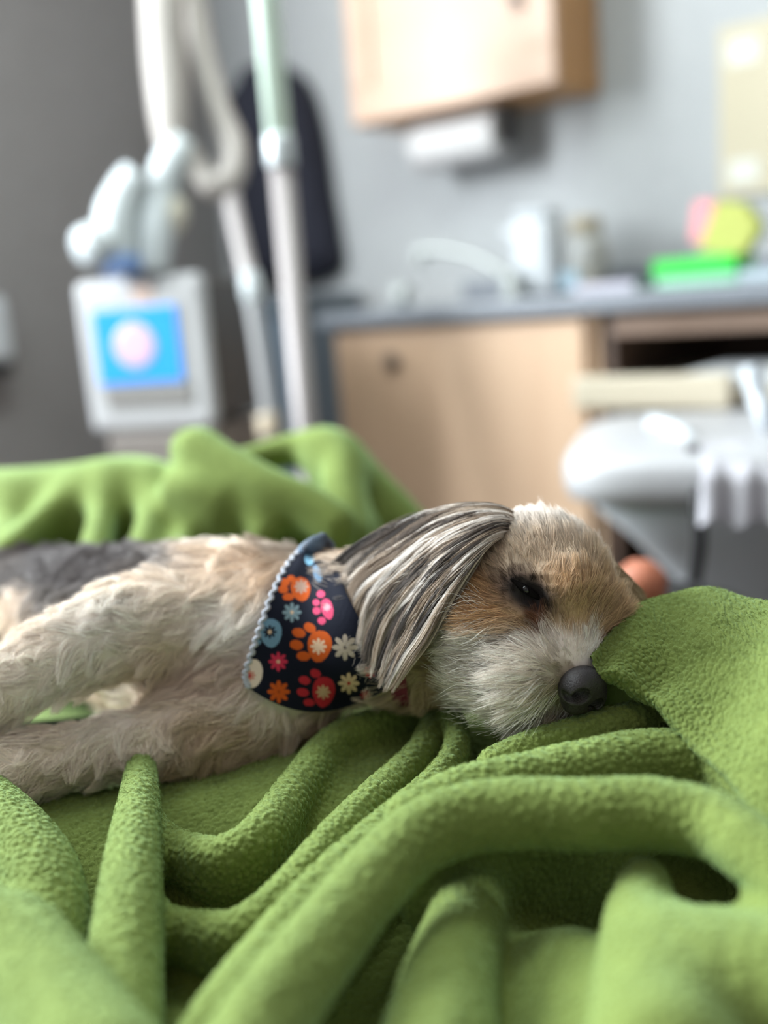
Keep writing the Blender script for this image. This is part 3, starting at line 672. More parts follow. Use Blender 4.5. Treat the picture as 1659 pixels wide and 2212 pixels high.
# left rounded mound with streaming folds
B.tube(td([(-160, 1100, 1.06), (0, 1115, 1.06), (150, 1110, 1.05), (300, 1095, 1.04), (400, 1120, 1.03)]), [.045, .05, .052, .052, .035], .02, 0.2)
for (a, b, c, d_) in (((20, 1070, 1.02), (10, 1130, .98), (-30, 1190, .94), .012), ((180, 1048, 1.01), (90, 1110, .97), (10, 1180, .92), .011),
                      ((240, 1035, 1.0), (215, 1110, .96), (190, 1200, .90), .013), ((330, 1030, 1.0), (320, 1110, .95), (290, 1210, .89), .012),
                      ((390, 1060, 1.0), (400, 1130, .95), (380, 1210, .89), .010)):
    B.tube([q - np.array([0, -.006, .004]) for q in td([a, b, c])], d_, .030, 0.35)
# right bunch: knot, long diagonal roll, tall peak
B.tube(td([(415, 972, .985), (440, 992, .98), (455, 1045, .97), (480, 1110, .95)]), [.022, .027, .028, .024], .016, 0.3)
B.tube(td([(390, 1060, .96), (430, 1065, .95), (480, 1075, .94)]), [.020, .020, .016], .014, 0.3)
B.tube(td([(430, 965, .97), (500, 1005, .95), (580, 1050, .93), (660, 1085, .92), (730, 1130, .91)]), [.018, .018, .018, .018, .018], .010, 0.55)
B.tube(td([(470, 1020, .96), (530, 1085, .94), (570, 1150, .92)]), [.010, .012, .012], .018, 0.3)
B.tube(td([(470, 1010, 1.06), (560, 985, 1.07), (640, 965, 1.07), (700, 968, 1.05), (740, 1000, 1.03), (745, 1060, 1.0), (750, 1150, .96)]), [.012, .014, .016, .022, .024, .022, .022], .010, 0.75)
B.tube(td([(730, 1000, 1.06), (800, 1085, 1.06), (860, 1150, 1.06), (930, 1240, 1.06)]), [.03, .034, .034, .03], .02, 0.2)
B.tube(td([(500, 1150, 1.0), (650, 1160, 1.0), (760, 1160, 1.0)]), [.03, .03, .03], .02, 0.2)
v2, f2 = B.mesh()
g = v2[f2].mean(1); f2 = f2[(g[:, 0] > -0.612) & (g[:, 0] < 0.152) & (g[:, 1] > 0.71) & (g[:, 1] < 1.29) & (g[:, 2] > 0.566)]
v2 = smooth_mesh(v2, f2, 2)
# flap turned over beside the dog's nose: a sheet lofted from back to its free edge
crest = [(1276, 1425, .548), (1312, 1368, .568), (1372, 1318, .583), (1445, 1284, .594), (1530, 1276, .592), (1620, 1292, .574), (1720, 1310, .545), (1820, 1340, .52)]
mid1 = [(1279, 1432, .545), (1320, 1412, .552), (1390, 1392, .556), (1470, 1385, .554), (1550, 1395, .541), (1640, 1430, .512), (1740, 1470, .48), (1850, 1510, .46)]
mid2 = [(1284, 1439, .543), (1330, 1445, .543), (1395, 1462, .541), (1465, 1480, .535), (1540, 1530, .512), (1620, 1600, .478), (1720, 1690, .445), (1830, 1740, .43)]
edge = [(1290, 1444, .541), (1338, 1462, .538), (1392, 1488, .534), (1432, 1530, .524), (1500, 1592, .502), (1580, 1680, .472), (1668, 1780, .440), (1760, 1860, .42)]
rows = [td(r) for r in (crest, mid1, mid2, edge)]
up, fw, rt = np.array([0, 0, 1.0]), np.array([0, 1.0, 0]), np.array([1.0, 0, 0])
R_ = [np.array(r) for r in rows]
back0 = R_[0] + fw * 0.030 - up * 0.075; back1 = R_[0] + fw * 0.022 - up * 0.018
ins_ = np.array([0.55, 0.80, 0.0]); ins_ /= np.linalg.norm(ins_)
und0 = R_[3] + ins_ * 0.004 - up * 0.009; und1 = R_[3] + ins_ * 0.016 - up * 0.013; und2 = R_[3] + ins_ * 0.05 - up * 0.016; und3 = R_[3] + ins_ * 0.07 - up * 0.06
ctrl = np.array([back0, back1, R_[0], R_[1], R_[2], R_[3], und0, und1, und2, und3])
NU, NV = 190, 200
colsA = np.array([catmull(ctrl[i], NU) for i in range(len(ctrl))])           # rows x NU x 3
grid = np.array([catmull(colsA[:, j], NV) for j in range(NU)])               # NU x NV x 3
u_, v_ = np.meshgrid(np.linspace(0, 1, NU), np.linspace(0, 1, NV), indexing='ij')
grid[..., 2] += 0.0022 * np.sin(u_ * 21 + v_ * 9) * np.sin(v_ * 3.1) ; 
v3 = grid.reshape(-1, 3); idx = np.arange(NU * NV).reshape(NU, NV)
f3 = np.stack([idx[:-1, :-1], idx[1:, :-1], idx[1:, 1:], idx[:-1, 1:]], -1).reshape(-1, 4)
if vnormals(v3, f3)[NV * 90 + 70][2] < 0: f3 = f3[:, ::-1]
def pebbled(v, f, amp=0.0010, cell=0.0040):
    v, f = subdiv(v, f); n = vnormals(v, f)
    v = v + 0.0
    a1, a2 = worley(v, cell, 3)
    d = amp * (sstep(0.0, 0.42, a2 - a1) - 0.5) + amp * 0.5 * np.sqrt(np.maximum(1 - (a1 / .9) ** 2, 0))
    return v + n * d[:, None], f
v1p, f1p = pebbled(v1, f1, 0.0009, 0.0037); v3p, f3p = pebbled(v3, f3, 0.0008, 0.0032)
vb = np.vstack([v1p, v3p, v2]); fb_ = np.vstack([f1p, f3p + len(v1p), f2 + len(v1p) + len(v3p)])
M_fleece = noise_mat('green_fleece', (0.132, 0.172, 0.044), (0.160, 0.206, 0.054), 60, 0.92)
n_, l_, b_ = nodes(M_fleece)
b_.inputs['Sheen Weight'].default_value = 0.55; b_.inputs['Sheen Roughness'].default_value = 0.45; b_.inputs['Sheen Tint'].default_value = (0.62, 0.95, 0.50, 1)
b_.inputs['Specular IOR Level'].default_value = 0.08
tc = n_.new('ShaderNodeTexCoord'); vo = n_.new('ShaderNodeTexNoise'); vo.inputs['Scale'].default_value = 900; vo.inputs['Detail'].default_value = 3
bp = n_.new('ShaderNodeBump'); bp.inputs['Strength'].default_value = 0.5; bp.inputs['Distance'].default_value = 0.0008
l_.new(tc.outputs['Object'], vo.inputs['Vector']); l_.new(vo.outputs['Fac'], bp.inputs['Height']); l_.new(bp.outputs[0], b_.inputs['Normal'])
blanket = mesh_obj('fleece_blanket', from_cf(vb), fb_, M_fleece)
tag(blanket, 'rumpled bright green fleece blanket the dog is lying on', 'blanket')

# ------------------------------------------------------------------ the dog
def cam_vec(a, b, c):                    # image right, image down, depth -> (right, forward, up) frame
    return to_cf(a * C_R - b * C_U + c * C_F)
HL = cam_vec(0.70, 0.48, 0.52); HF = cam_vec(0.30, 0.57, -0.765)
HF /= np.linalg.norm(HF); HL -= HF * (HL @ HF); HL /= np.linalg.norm(HL)
HU = np.cross(HL, HF); HU /= np.linalg.norm(HU)
if HU[2] < 0: HU = -HU
HC = to_cf(P(1170, 1285, 0.598))
HA = np.stack([HL, HU, HF], 1)           # columns: to the dog's left, crown, nose
def hd_(l, u, f): return HC + HL * l + HU * u + HF * f
DF = Field((-0.40, 0.46, 0.655), (0.16, 1.0, 0.845), 0.0021)
# trunk, neck, limbs
DF.tube(td([(1090, 1345, .630), (980, 1378, .636), (820, 1362, .646)]), [.042, .0405, .042], .02)
DF.tube(td([(840, 1342, .648), (700, 1355, .668), (560, 1375, .688), (430, 1375, .712), (300, 1355, .75), (170, 1335, .80), (40, 1325, .86), (-120, 1320, .93)]),
        [.040, .047, .060, .064, .058, .052, .048, .046], .02, n=60)
DF.tube(td([(420, 1355, .670), (290, 1358, .648), (150, 1405, .632), (20, 1478, .620), (-130, 1560, .605)]), [.034, .031, .0255, .021, .020], .010)
DF.tube(td([(520, 1560, .655), (400, 1594, .640), (250, 1614, .628), (110, 1642, .614), (10, 1672, .602), (-60, 1690, .597)]), [.026, .024, .0195, .0185, .020, .018], .008)
DF.tube(td([(600, 1500, .66), (500, 1540, .655), (430, 1550, .655)]), [.036, .038, .03], .02)
DF.tube(td([(120, 1275, .84), (0, 1262, .85), (-140, 1258, .86)]), [.030, .022, .02], .015)
# head
DF.ball(hd_(0, .002, -.006), (.046, .040, .046), .012, HA)
for s in (-1, 1):
    DF.ball(hd_(s * .026, -.018, .008), (.024, .028, .030), .014, HA)
    DF.ball(hd_(s * .018, .019, .026), (.017, .013, .014), .010, HA)
    DF.ball(hd_(s * .0160, -.024, .047), (.0165, .018, .019), .010, HA)
    DF.ball(hd_(s * .0170, -.042, .026), (.017, .018, .022), .012, HA)
DF.tube([hd_(0, .003, .020), hd_(0, -.005, .045), hd_(0, -.010, .0535)], [.021, .0165, .0125], .010)
DF.tube([hd_(0, -.044, .010), hd_(0, -.044, .036), hd_(0, -.038, .050)], [.020, .017, .011], .008)
def march(px, py, d0=.50, d1=.80, n=240):
    """depth at which a sight line meets the dog (nan if it misses)"""
    ds = np.linspace(d0, d1, n); out = np.full(px.shape, np.nan)
    r = C_F + C_R * ((px - W_PX / 2) / F_PX)[..., None] - C_U * ((py - H_PX / 2) / F_PX)[..., None]
    for d in ds:
        q = to_cf(CAM + r * d); i = np.round((q - DF.lo) / DF.h).astype(int)
        ok = np.all((i >= 0) & (i < DF.n), axis=-1); i = np.clip(i, 0, DF.n - 1)
        hit = ok & (DF.f[i[..., 0], i[..., 1], i[..., 2]] < 0) & np.isnan(out); out[hit] = d
    return out
_q = to_cf(P(1143, 1283, float(march(np.array([1143.]), np.array([1283.]))[0]))); _e = (_q - HC) @ HA
EYE_N = _e.copy(); EYE_F = _e * np.array([-1, 1, 1])
for s, e in ((-1, EYE_N), (1, EYE_F)):
    DF.ball(HC + (e + np.array([s * .002, 0, .002])) @ HA.T, (.010, .006, .007), .006, HA, op='cut')
vd_, fd_ = DF.mesh()
g = vd_[fd_].mean(1); fd_ = fd_[(g[:, 0] > -0.396)]
lab = np.arange(len(vd_))                # keep the one connected body
while True:
    m_ = lab[fd_].min(1); new = lab.copy()
    for i in range(4): np.minimum.at(new, fd_[:, i], m_)
    new = new[new]
    if (new == lab).all(): break
    lab = new
fd_ = fd_[lab[fd_[:, 0]] == np.bincount(lab[fd_[:, 0]]).argmax()]
used_, inv_ = np.unique(fd_, return_inverse=True); vd_ = vd_[used_]; fd_ = inv_.reshape(-1, 4)
vd_ = smooth_mesh(vd_, fd_, 2); nd_ = vnormals(vd_, fd_)
def project(q):                          # (right, forward, up) -> photograph pixel and depth
    w = from_cf(q) - CAM; d = w @ C_F
    return np.stack([W_PX / 2 + F_PX * (w @ C_R) / d, H_PX / 2 - F_PX * (w @ C_U) / d, d], -1)
def head_local(q): return (q - HC) @ HA
def vnoise(p, size, seed=0):             # smooth value noise, 0..1
    q = p / size; b = np.floor(q).astype(np.int64); t = q - b; t = t * t * (3 - 2 * t); r = 0
    for a in (0, 1):
        for c in (0, 1):
            for d in (0, 1):
                h = ((b[:, 0] + a) * 73856093) ^ ((b[:, 1] + c) * 19349663) ^ ((b[:, 2] + d) * 83492791) ^ (seed * 977)
                h = (h * 1597334677) >> 5 & 4095
                r = r + h / 4095.0 * np.where(a, t[:, 0], 1 - t[:, 0]) * np.where(c, t[:, 1], 1 - t[:, 1]) * np.where(d, t[:, 2], 1 - t[:, 2])
    return r
def unit(a): return a / (np.linalg.norm(a, axis=1)[:, None] + 1e-9)
def mixc(c, col, w): return c * (1 - w[:, None]) + np.asarray(col) * w[:, None]
TAN, CREAM, WHITE, GREY, DARK, RUST = (.60, .405, .24), (.84, .71, .60), (.92, .88, .85), (.13, .115, .115), (.018, .013, .013), (.16, .045, .02)
NOSE = np.array([0, -.0095, .0710])
def is_head(q):
    l = head_local(q); return (np.linalg.norm(l, axis=1) < .105) & (l[:, 2] > -.062) & (project(q)[:, 0] > 930)
def coat_colour(q):
    l = head_local(q); px = project(q); c = np.tile(np.array(CREAM), (len(q), 1))
    hd = sstep(900, 985, px[:, 0])
    nz = vnoise(q, .012, 1); nz2 = vnoise(q, .035, 2)
    # trunk
    c = mixc(c, WHITE, 0.55 * sstep(.45, .8, nz2)); c = mixc(c, TAN, 0.5 * sstep(.5, .85, 1 - nz2))
    c = mixc(c, (.90, .82, .75), 0.6 * sstep(340, 250, px[:, 0]) * (px[:, 2] < .70))
    back = sstep(30, 0, px[:, 1] - (1238 - 0.10 * (px[:, 0] - 200)) - 26 * (nz - .5)) * sstep(470, 330, px[:, 0])
    c = mixc(c, GREY, 0.9 * back)
    flank = sstep(40, 110, px[:, 0]) * sstep(330, 250, px[:, 0] + 0.9 * (px[:, 1] - 1230)) * (px[:, 2] > .70)
    c = mixc(c, GREY, 0.85 * flank)
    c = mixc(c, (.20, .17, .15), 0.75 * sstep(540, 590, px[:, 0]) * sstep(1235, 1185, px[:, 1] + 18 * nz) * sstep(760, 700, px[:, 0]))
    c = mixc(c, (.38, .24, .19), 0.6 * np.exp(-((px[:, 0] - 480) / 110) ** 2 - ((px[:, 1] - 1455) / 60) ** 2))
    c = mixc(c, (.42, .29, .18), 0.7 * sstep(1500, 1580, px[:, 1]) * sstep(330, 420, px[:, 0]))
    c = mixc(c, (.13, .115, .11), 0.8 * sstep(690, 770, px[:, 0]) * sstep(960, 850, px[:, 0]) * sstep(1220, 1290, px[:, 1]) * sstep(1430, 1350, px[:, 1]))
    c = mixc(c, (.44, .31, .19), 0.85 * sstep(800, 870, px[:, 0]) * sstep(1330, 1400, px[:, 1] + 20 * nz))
    # head, painted alike on both sides
    lm = l.copy(); lm[:, 0] = -np.abs(lm[:, 0]); mp = project(HC + lm @ HA.T); mx, my = mp[:, 0], mp[:, 1]; jt = 26 * (nz - .5)
    h = np.tile(np.array(TAN), (len(q), 1))
    h = mixc(h, (.64, .37, .18), 0.8 * sstep(1215, 1260, my + jt) * sstep(1120, 1060, mx))
    h = mixc(h, (.66, .52, .39), sstep(1265, 1215, my + jt) * sstep(1010, 1060, mx))
    h = mixc(h, (.74, .68, .63), 0.85 * sstep(1195, 1140, my + jt) * sstep(1040, 1090, mx))
    h = mixc(h, (.44, .31, .19), 0.7 * sstep(1250, 1310, mx + jt))
    mz = sstep(1328, 1372, my + jt - 0.05 * (mx - 1000)) * sstep(930, 985, mx + jt)
    h = mixc(h, (.86, .775, .70), 0.95 * mz)
    h = mixc(h, (.48, .34, .21), sstep(985, 945, mx + jt) * sstep(1300, 1350, my))
    h = mixc(h, WHITE, 0.6 * sstep(.010, .003, np.abs(l[:, 0])) * sstep(.040, .052, l[:, 2]) * (l[:, 1] > -.012))
    h = mixc(h, (.30, .23, .14), 0.7 * sstep(.030, .014, np.linalg.norm(l - NOSE, axis=1)) * (l[:, 1] < -.004))
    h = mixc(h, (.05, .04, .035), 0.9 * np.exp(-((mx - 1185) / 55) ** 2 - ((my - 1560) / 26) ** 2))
    for e, s in ((EYE_N, -1), (EYE_F, 1)):
        d = l - e; along = d @ np.array([s * -.85, .15, .50])
        r = np.sqrt(np.maximum((d ** 2).sum(1) - along ** 2, 0) + (along * 0.5) ** 2)
        h = mixc(h, (.13, .075, .055), 0.85 * sstep(.016, .008, r + .004 * (nz - .5)))
        h = mixc(h, DARK, sstep(.0105, .0055, r))
        t = e + np.array([s * -.013, -.009, .008]); h = mixc(h, RUST, 0.9 * sstep(.011, .004, np.linalg.norm(l - t, axis=1)))
    return c * (1 - hd[:, None]) + h * hd[:, None]
def coat_flow(q, n):
    l = head_local(q); px = project(q); N = len(q)
    hd = is_head(q)
    # trunk: away from the head, falling towards the bed; legs: along the limb
    flow = np.tile(cam_vec(-0.8, 0.45, 0.25), (N, 1))
    leg = (px[:, 0] < 330) & (px[:, 2] < .69)
    flow[leg] = cam_vec(-0.75, 0.62, -0.1)
    wob = np.stack([vnoise(q, .022, s) for s in (11, 12, 13)], 1) - .5
    flow = flow + 2.0 * wob
    L = np.where(leg, .019, .023)
    # head
    away = unit(l - np.array([0, -.010, .064]))
    fh = away + np.array([0, .10, -.35])
    mzw = sstep(-.004, -.016, l[:, 1]) * sstep(.0, .03, l[:, 2])
    fm = np.stack([0.45 * np.sign(l[:, 0]), np.full(N, -.62), np.full(N, -.62)], 1)
    fh = fh * (1 - mzw[:, None]) + fm * mzw[:, None]
    for e in (EYE_N, EYE_F):
        d = l - e; r = np.linalg.norm(d, axis=1); w = sstep(.030, .008, r) * 0.9
        fh = fh + unit(d) * w[:, None]
    fh = fh + 0.35 * (np.stack([vnoise(q, .014, s) for s in (21, 22, 23)], 1) - .5)
    Lh = .010 + .006 * sstep(.01, .035, l[:, 1]) + .016 * mzw
    near_eye = np.minimum(np.linalg.norm(l - EYE_N, axis=1), np.linalg.norm(l - EYE_F, axis=1))
    Lh = Lh * (0.45 + 0.55 * sstep(.006, .022, near_eye))
    nn = np.linalg.norm(l - NOSE, axis=1); Lh = Lh * (0.35 + 0.65 * sstep(.012, .034, nn))
    flow[hd] = (fh @ HA.T)[hd]; L = np.where(hd, Lh, L)
    flow = flow - n * (flow * n).sum(1)[:, None]
    return unit(flow), L, hd
def strand_points(p, n, t, L, K, lift=0.5, grav=0.15, curl=0.0, clump=0.5, csize=.006, rng=RNG):
    N = len(p); pts = np.zeros((N, K, 3)); pts[:, 0] = p - n * 0.0008
    L = L * (0.65 + 0.6 * rng.random(N)); st = L / (K - 1)
    jit = rng.normal(0, 0.16, (N, 3)); lf = lift * (0.6 + 0.8 * rng.random(N))
    for k in range(1, K):
        s = k / (K - 1)
        d = t + jit + n * (lf * (1 - s * 0.9))[:, None]; d[:, 2] -= grav * s
        if curl:
            ph = rng.random(N) * 0 + (p[:, 0] * 900 + p[:, 1] * 700); d = d + curl * np.cross(t, n) * np.sin(ph + s * 5)[:, None]
        pts[:, k] = pts[:, k - 1] + unit(d) * st[:, None]
    if clump:
        cell = np.floor(p / csize + 0.35 * (np.stack([vnoise(p, csize * 2, s) for s in (31, 32, 33)], 1))).astype(np.int64)
        key = (cell[:, 0] * 73856093) ^ (cell[:, 1] * 19349663) ^ (cell[:, 2] * 83492791)
        _, first, inv = np.unique(key, return_index=True, return_inverse=True); gd = first[inv]
        for k in range(1, K):
            w = clump * (k / (K - 1)) ** 1.3
            pts[:, k] = pts[:, k] * (1 - w) + w * (pts[gd, k] + (p - p[gd]) * 0.15)
    return pts
M_fur = mat('dog_fur', (0.5, 0.4, 0.3), 0.62); n_, l_, b_ = nodes(M_fur)
at_ = n_.new('ShaderNodeAttribute'); at_.attribute_name = 'fur_color'
l_.new(at_.outputs['Color'], b_.inputs['Base Color']); b_.inputs['Specular IOR Level'].default_value = 0.25
def hair_obj(name, pts, rad, col, material, parent, tip=0.25):
    N, K, _ = pts.shape
    hc = bpy.data.hair_curves.new(name); hc.add_curves([K] * N)
    hc.attributes['position'].data.foreach_set('vector', from_cf(pts.reshape(-1, 3)).astype(np.float32).ravel())
    r = hc.attributes.get('radius') or hc.attributes.new('radius', 'FLOAT', 'POINT')
    prof = np.linspace(1, tip, K) ** 0.8
    r.data.foreach_set('value', (np.broadcast_to(np.asarray(rad), (N,))[:, None] * prof[None]).astype(np.float32).ravel())
    c = hc.attributes.new('fur_color', 'FLOAT_COLOR', 'POINT')
    cc = np.ones((N, K, 4), np.float32); cc[..., :3] = col[:, None, :] if col.ndim == 2 else col
    c.data.foreach_set('color', cc.ravel())
    hc.materials.append(material); o = bpy.data.objects.new(name, hc); COL.objects.link(o); o.parent = parent
    return o
def sample(v, f, n, N, weight):
    a = np.linalg.norm(np.cross(v[f[:, 2]] - v[f[:, 0]], v[f[:, 3]] - v[f[:, 1]]), axis=1) * weight
    i = RNG.choice(len(f), N, p=a / a.sum()); u, w = RNG.random((2, N, 1)); q = f[i]
    bl = lambda x: (x[q[:, 0]] * (1 - u) + x[q[:, 1]] * u) * (1 - w) + (x[q[:, 3]] * (1 - u) + x[q[:, 2]] * u) * w
    return bl(v), unit(bl(n))
dog = thing('dog', 'small cream and grey dog asleep on its side on the green blanket', 'dog')
M_skin = mat('dog_undercoat', (0.5, 0.4, 0.3), 0.8); n_, l_, b_ = nodes(M_skin)
at_ = n_.new('ShaderNodeAttribute'); at_.attribute_name = 'coat'; l_.new(at_.outputs['Color'], b_.inputs['Base Color'])
body = mesh_obj('body', from_cf(vd_), fd_, M_skin, dog)
ca = body.data.color_attributes.new('coat', 'FLOAT_COLOR', 'POINT')
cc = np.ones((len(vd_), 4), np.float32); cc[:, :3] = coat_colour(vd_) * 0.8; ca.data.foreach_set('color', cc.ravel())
fc = vd_[fd_].mean(1); fn_ = unit(nd_[fd_].mean(1)); tocam = unit(to_cf(CAM[None])[0] - fc)
facing = (fn_ * tocam).sum(1); hmask = is_head(fc)
nose_clear = np.linalg.norm((head_local(fc) - NOSE - np.array([0, -.001, .004])) / np.array([.0155, .013, .013]), axis=1) > 1
wgt = np.where(hmask, 1.0, 0.0) * (facing > -0.55) * nose_clear
p, n = sample(vd_, fd_, nd_, 62000, wgt)
t, L, _ = coat_flow(p, n)
pts = strand_points(p, n, t, L, 6, lift=0.45, grav=0.12, curl=0.2, clump=0.6, csize=.0048)
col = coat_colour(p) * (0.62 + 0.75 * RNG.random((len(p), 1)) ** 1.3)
hair_obj('face_fur', pts, 0.0001 * (0.7 + 0.7 * RNG.random(len(p))), np.clip(col, 0, .95), M_fur, dog)
ml = head_local(fc); mw = wgt * (ml[:, 1] < -.015) * (ml[:, 2] > .016)
p, n = sample(vd_, fd_, nd_, 1800, mw); t, L, _ = coat_flow(p, n)
pts = strand_points(p, n, t, np.full(len(p), .030), 9, lift=0.75, grav=0.25, curl=0.7, clump=0.3, csize=.010)
hair_obj('whisker_fur', pts, .00009, np.tile(np.array([.82, .79, .74]), (len(p), 1)) * (0.7 + 0.5 * RNG.random((len(p), 1))), M_fur, dog)
pf_ = project(fc); ly = np.interp(pf_[:, 1], [1186, 1225, 1280, 1345, 1405, 1458, 1520], [652, 622, 594, 570, 550, 534, 600]); ry_ = np.interp(pf_[:, 1], [1172, 1280, 1395, 1490], [714, 748, 803, 838])
under = (pf_[:, 0] > ly) & (pf_[:, 0] < ry_) & (pf_[:, 1] > 1170) & (pf_[:, 1] < 1530) & (facing > 0)      # no coat under the bandana
wgt = np.where(hmask, 0.0, 1.0) * (facing > -0.5) * np.where(pf_[:, 0] < -130, 0, 1) * np.where(under, 0, 1)
p, n = sample(vd_, fd_, nd_, 70000, wgt)
t, L, _ = coat_flow(p, n)
pts = strand_points(p, n, t, L, 6, lift=0.55, grav=0.15, curl=0.6, clump=0.8, csize=.012)
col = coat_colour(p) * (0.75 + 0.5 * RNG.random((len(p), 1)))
hair_obj('body_fur', pts, .00014 * (0.7 + 0.7 * RNG.random(len(p))), np.clip(col, 0, .95), M_fur, dog)

# ears: a leather flap lofted from root to tip, long silky hair laid along it
def ear(rows_px, thick, nstr, seed, name_label, lift=.004, tones=None, over=0.25):
    rng = np.random.default_rng(seed)
    ct = np.array([td(r) for r in rows_px]); nu, nv = 26, 30
    a = np.array([catmull(r, nu) for r in ct]); G = np.array([catmull(a[:, j], nv) for j in range(nu)])      # nu x nv
    dn = np.cross(np.gradient(G, axis=0), np.gradient(G, axis=1)); dn /= np.linalg.norm(dn, axis=2)[..., None] + 1e-12
    if (dn * (to_cf(CAM[None])[0] - G)).sum() < 0: dn = -dn
    vis = nv * 3 // 4
    A, Bk = G[:, :vis], G[:, :vis] - dn[:, :vis] * thick; m_ = nu * vis; idx = np.arange(m_).reshape(nu, vis)
    f = np.stack([idx[:-1, :-1], idx[1:, :-1], idx[1:, 1:], idx[:-1, 1:]], -1).reshape(-1, 4)
    bd = np.concatenate([idx[:, 0], idx[-1, 1:], idx[-2::-1, -1], idx[0, -2:0:-1]])
    rim = np.stack([bd, np.roll(bd, -1), np.roll(bd, -1) + m_, bd + m_], 1)
    V = np.vstack([A.reshape(-1, 3), Bk.reshape(-1, 3)]); FF = np.vstack([f, f[:, ::-1] + m_, rim])
    eo = mesh_obj('ear', from_cf(V), FF, M_earskin, dog); eo['label'] = name_label
    nclump = 58; cl = np.sort(rng.random(nclump)); c = rng.random(nstr); near = np.argmin(np.abs(c[:, None] - cl[None]) + 0.012 * rng.random((nstr, nclump)), axis=1)
    layer = rng.integers(0, 3, nstr); gid = near * 3 + layer; ng = nclump * 3
    g_s0 = np.array([0.0, .16, .34])[None] + rng.random((nclump, 3)) * .16; g_end = 0.70 + 0.34 * rng.random((nclump, 3)); g_tone = rng.random((nclump, 3)); g_dr = rng.normal(0, .075, (nclump, 3)); g_ph = rng.random((nclump, 3)) * 6
    s0 = np.clip(g_s0.ravel()[gid] + rng.normal(0, .05, nstr), 0, .8); ln = np.maximum(g_end.ravel()[gid] * (0.90 + 0.16 * rng.random(nstr)) - s0, .15)
    K = 9; pts = np.zeros((nstr, K, 3)); lay = rng.random(nstr)
    drift = g_dr.ravel()[gid] + rng.normal(0, .014, nstr)
    for k in range(K):
        w = k / (K - 1); s = np.clip(s0 + ln * w, 0, 1.0 + over)
        cc_ = c + drift * w + (cl[near] - c) * 0.72 * w ** 0.8 + .018 * np.sin(w * 5 + g_ph.ravel()[gid]) * w
        x = np.clip(cc_, -.03, 1.03) * (nu - 1); y = np.clip(s, 0, 1) * (nv - 1)
        xi = np.clip(np.floor(x).astype(int), 0, nu - 2); yi = np.clip(np.floor(y).astype(int), 0, nv - 2); fx, fy = (x - xi)[:, None], (y - yi)[:, None]
        b = lambda g: (g[xi, yi] * (1 - fx) + g[xi + 1, yi] * fx) * (1 - fy) + (g[xi, yi + 1] * (1 - fx) + g[xi + 1, yi + 1] * fx) * fy
        nn = b(dn); base = b(G)
        ext = np.maximum(s - 1, 0)[:, None]; tg = unit(b(np.gradient(G, axis=1)))
        base = base + tg * ext * 0.09
        pts[:, k] = base + nn * (lift * (0.15 + lay * .5 + layer * .28) * (1 - 0.5 * w) * (0.25 + 0.75 * np.clip(w * 4, 0, 1)) + .0008 * np.sin(w * 6 + g_ph.ravel()[gid]) * w)[:, None]
    streak = vnoise(np.stack([c * 14, near * 0.0, np.zeros(nstr)], 1), 1.0, seed); tone = np.clip(.02 + streak * 0.20 + 0.85 * g_tone.ravel()[gid] + 0.24 * rng.random(nstr) - .10 - .14 * sstep(.80, 1., c) - .10 * sstep(.18, 0., c), 0, 1)
    stops, cols = tones; colr = np.stack([np.interp(tone, stops, [q[i] for q in cols]) for i in range(3)], 1)
    hair = hair_obj('ear_hair', pts, .00010 * (0.6 + 0.8 * rng.random(nstr)), colr * (0.8 + 0.4 * rng.random((nstr, 1))), M_fur, eo, tip=0.2)
    return eo
M_earskin = mat('ear_leather', (0.16, 0.13, 0.12), 0.8)
TONES = ([0.0, .22, .38, .52, .66, .82, 1.0], [(.05, .042, .040), (.09, .075, .068), (.27, .20, .15), (.46, .365, .28), (.62, .55, .48), (.78, .73, .68), (.85, .81, .78)])
ear([[(1122, 1116, .606), (1116, 1126, .594), (1104, 1142, .586), (1090, 1162, .582)],
     [(1080, 1098, .596), (1080, 1118, .581), (1076, 1142, .573), (1068, 1166, .570)],
     [(1010, 1096, .600), (1018, 1132, .579), (1030, 1172, .567), (1040, 1205, .563)],
     [(930, 1112, .612), (944, 1165, .588), (968, 1220, .570), (1002, 1262, .561)],
     [(848, 1148, .622), (872, 1218, .596), (910, 1285, .577), (966, 1322, .562)],
     [(778, 1188, .630), (808, 1265, .602), (862, 1350, .582), (930, 1385, .565)],
     [(728, 1228, .632), (775, 1312, .604), (832, 1408, .586), (892, 1435, .569)],
     [(706, 1262, .632), (762, 1352, .604), (815, 1452, .588), (862, 1478, .575)]],
    .003, 15000, 5, 'long silky grey and white ear hanging over the neck', lift=.006, tones=TONES, over=0.10)
TONES2 = ([0.0, .4, 1.0], [(.34, .24, .15), (.50, .37, .25), (.62, .50, .38)])
ear([[(1225, 1192, .606), (1245, 1215, .604), (1262, 1245, .603)],
     [(1290, 1190, .614), (1300, 1225, .608), (1305, 1275, .606)],
     [(1335, 1230, .617), (1335, 1270, .610), (1325, 1315, .606)],
     [(1378, 1272, .618), (1365, 1310, .612), (1340, 1350, .606)],
     [(1400, 1300, .618), (1385, 1335, .612), (1350, 1380, .606)]],
    .003, 3500, 8, 'tan far ear tucked against the blanket', lift=.003, tones=TONES2, over=0.0)
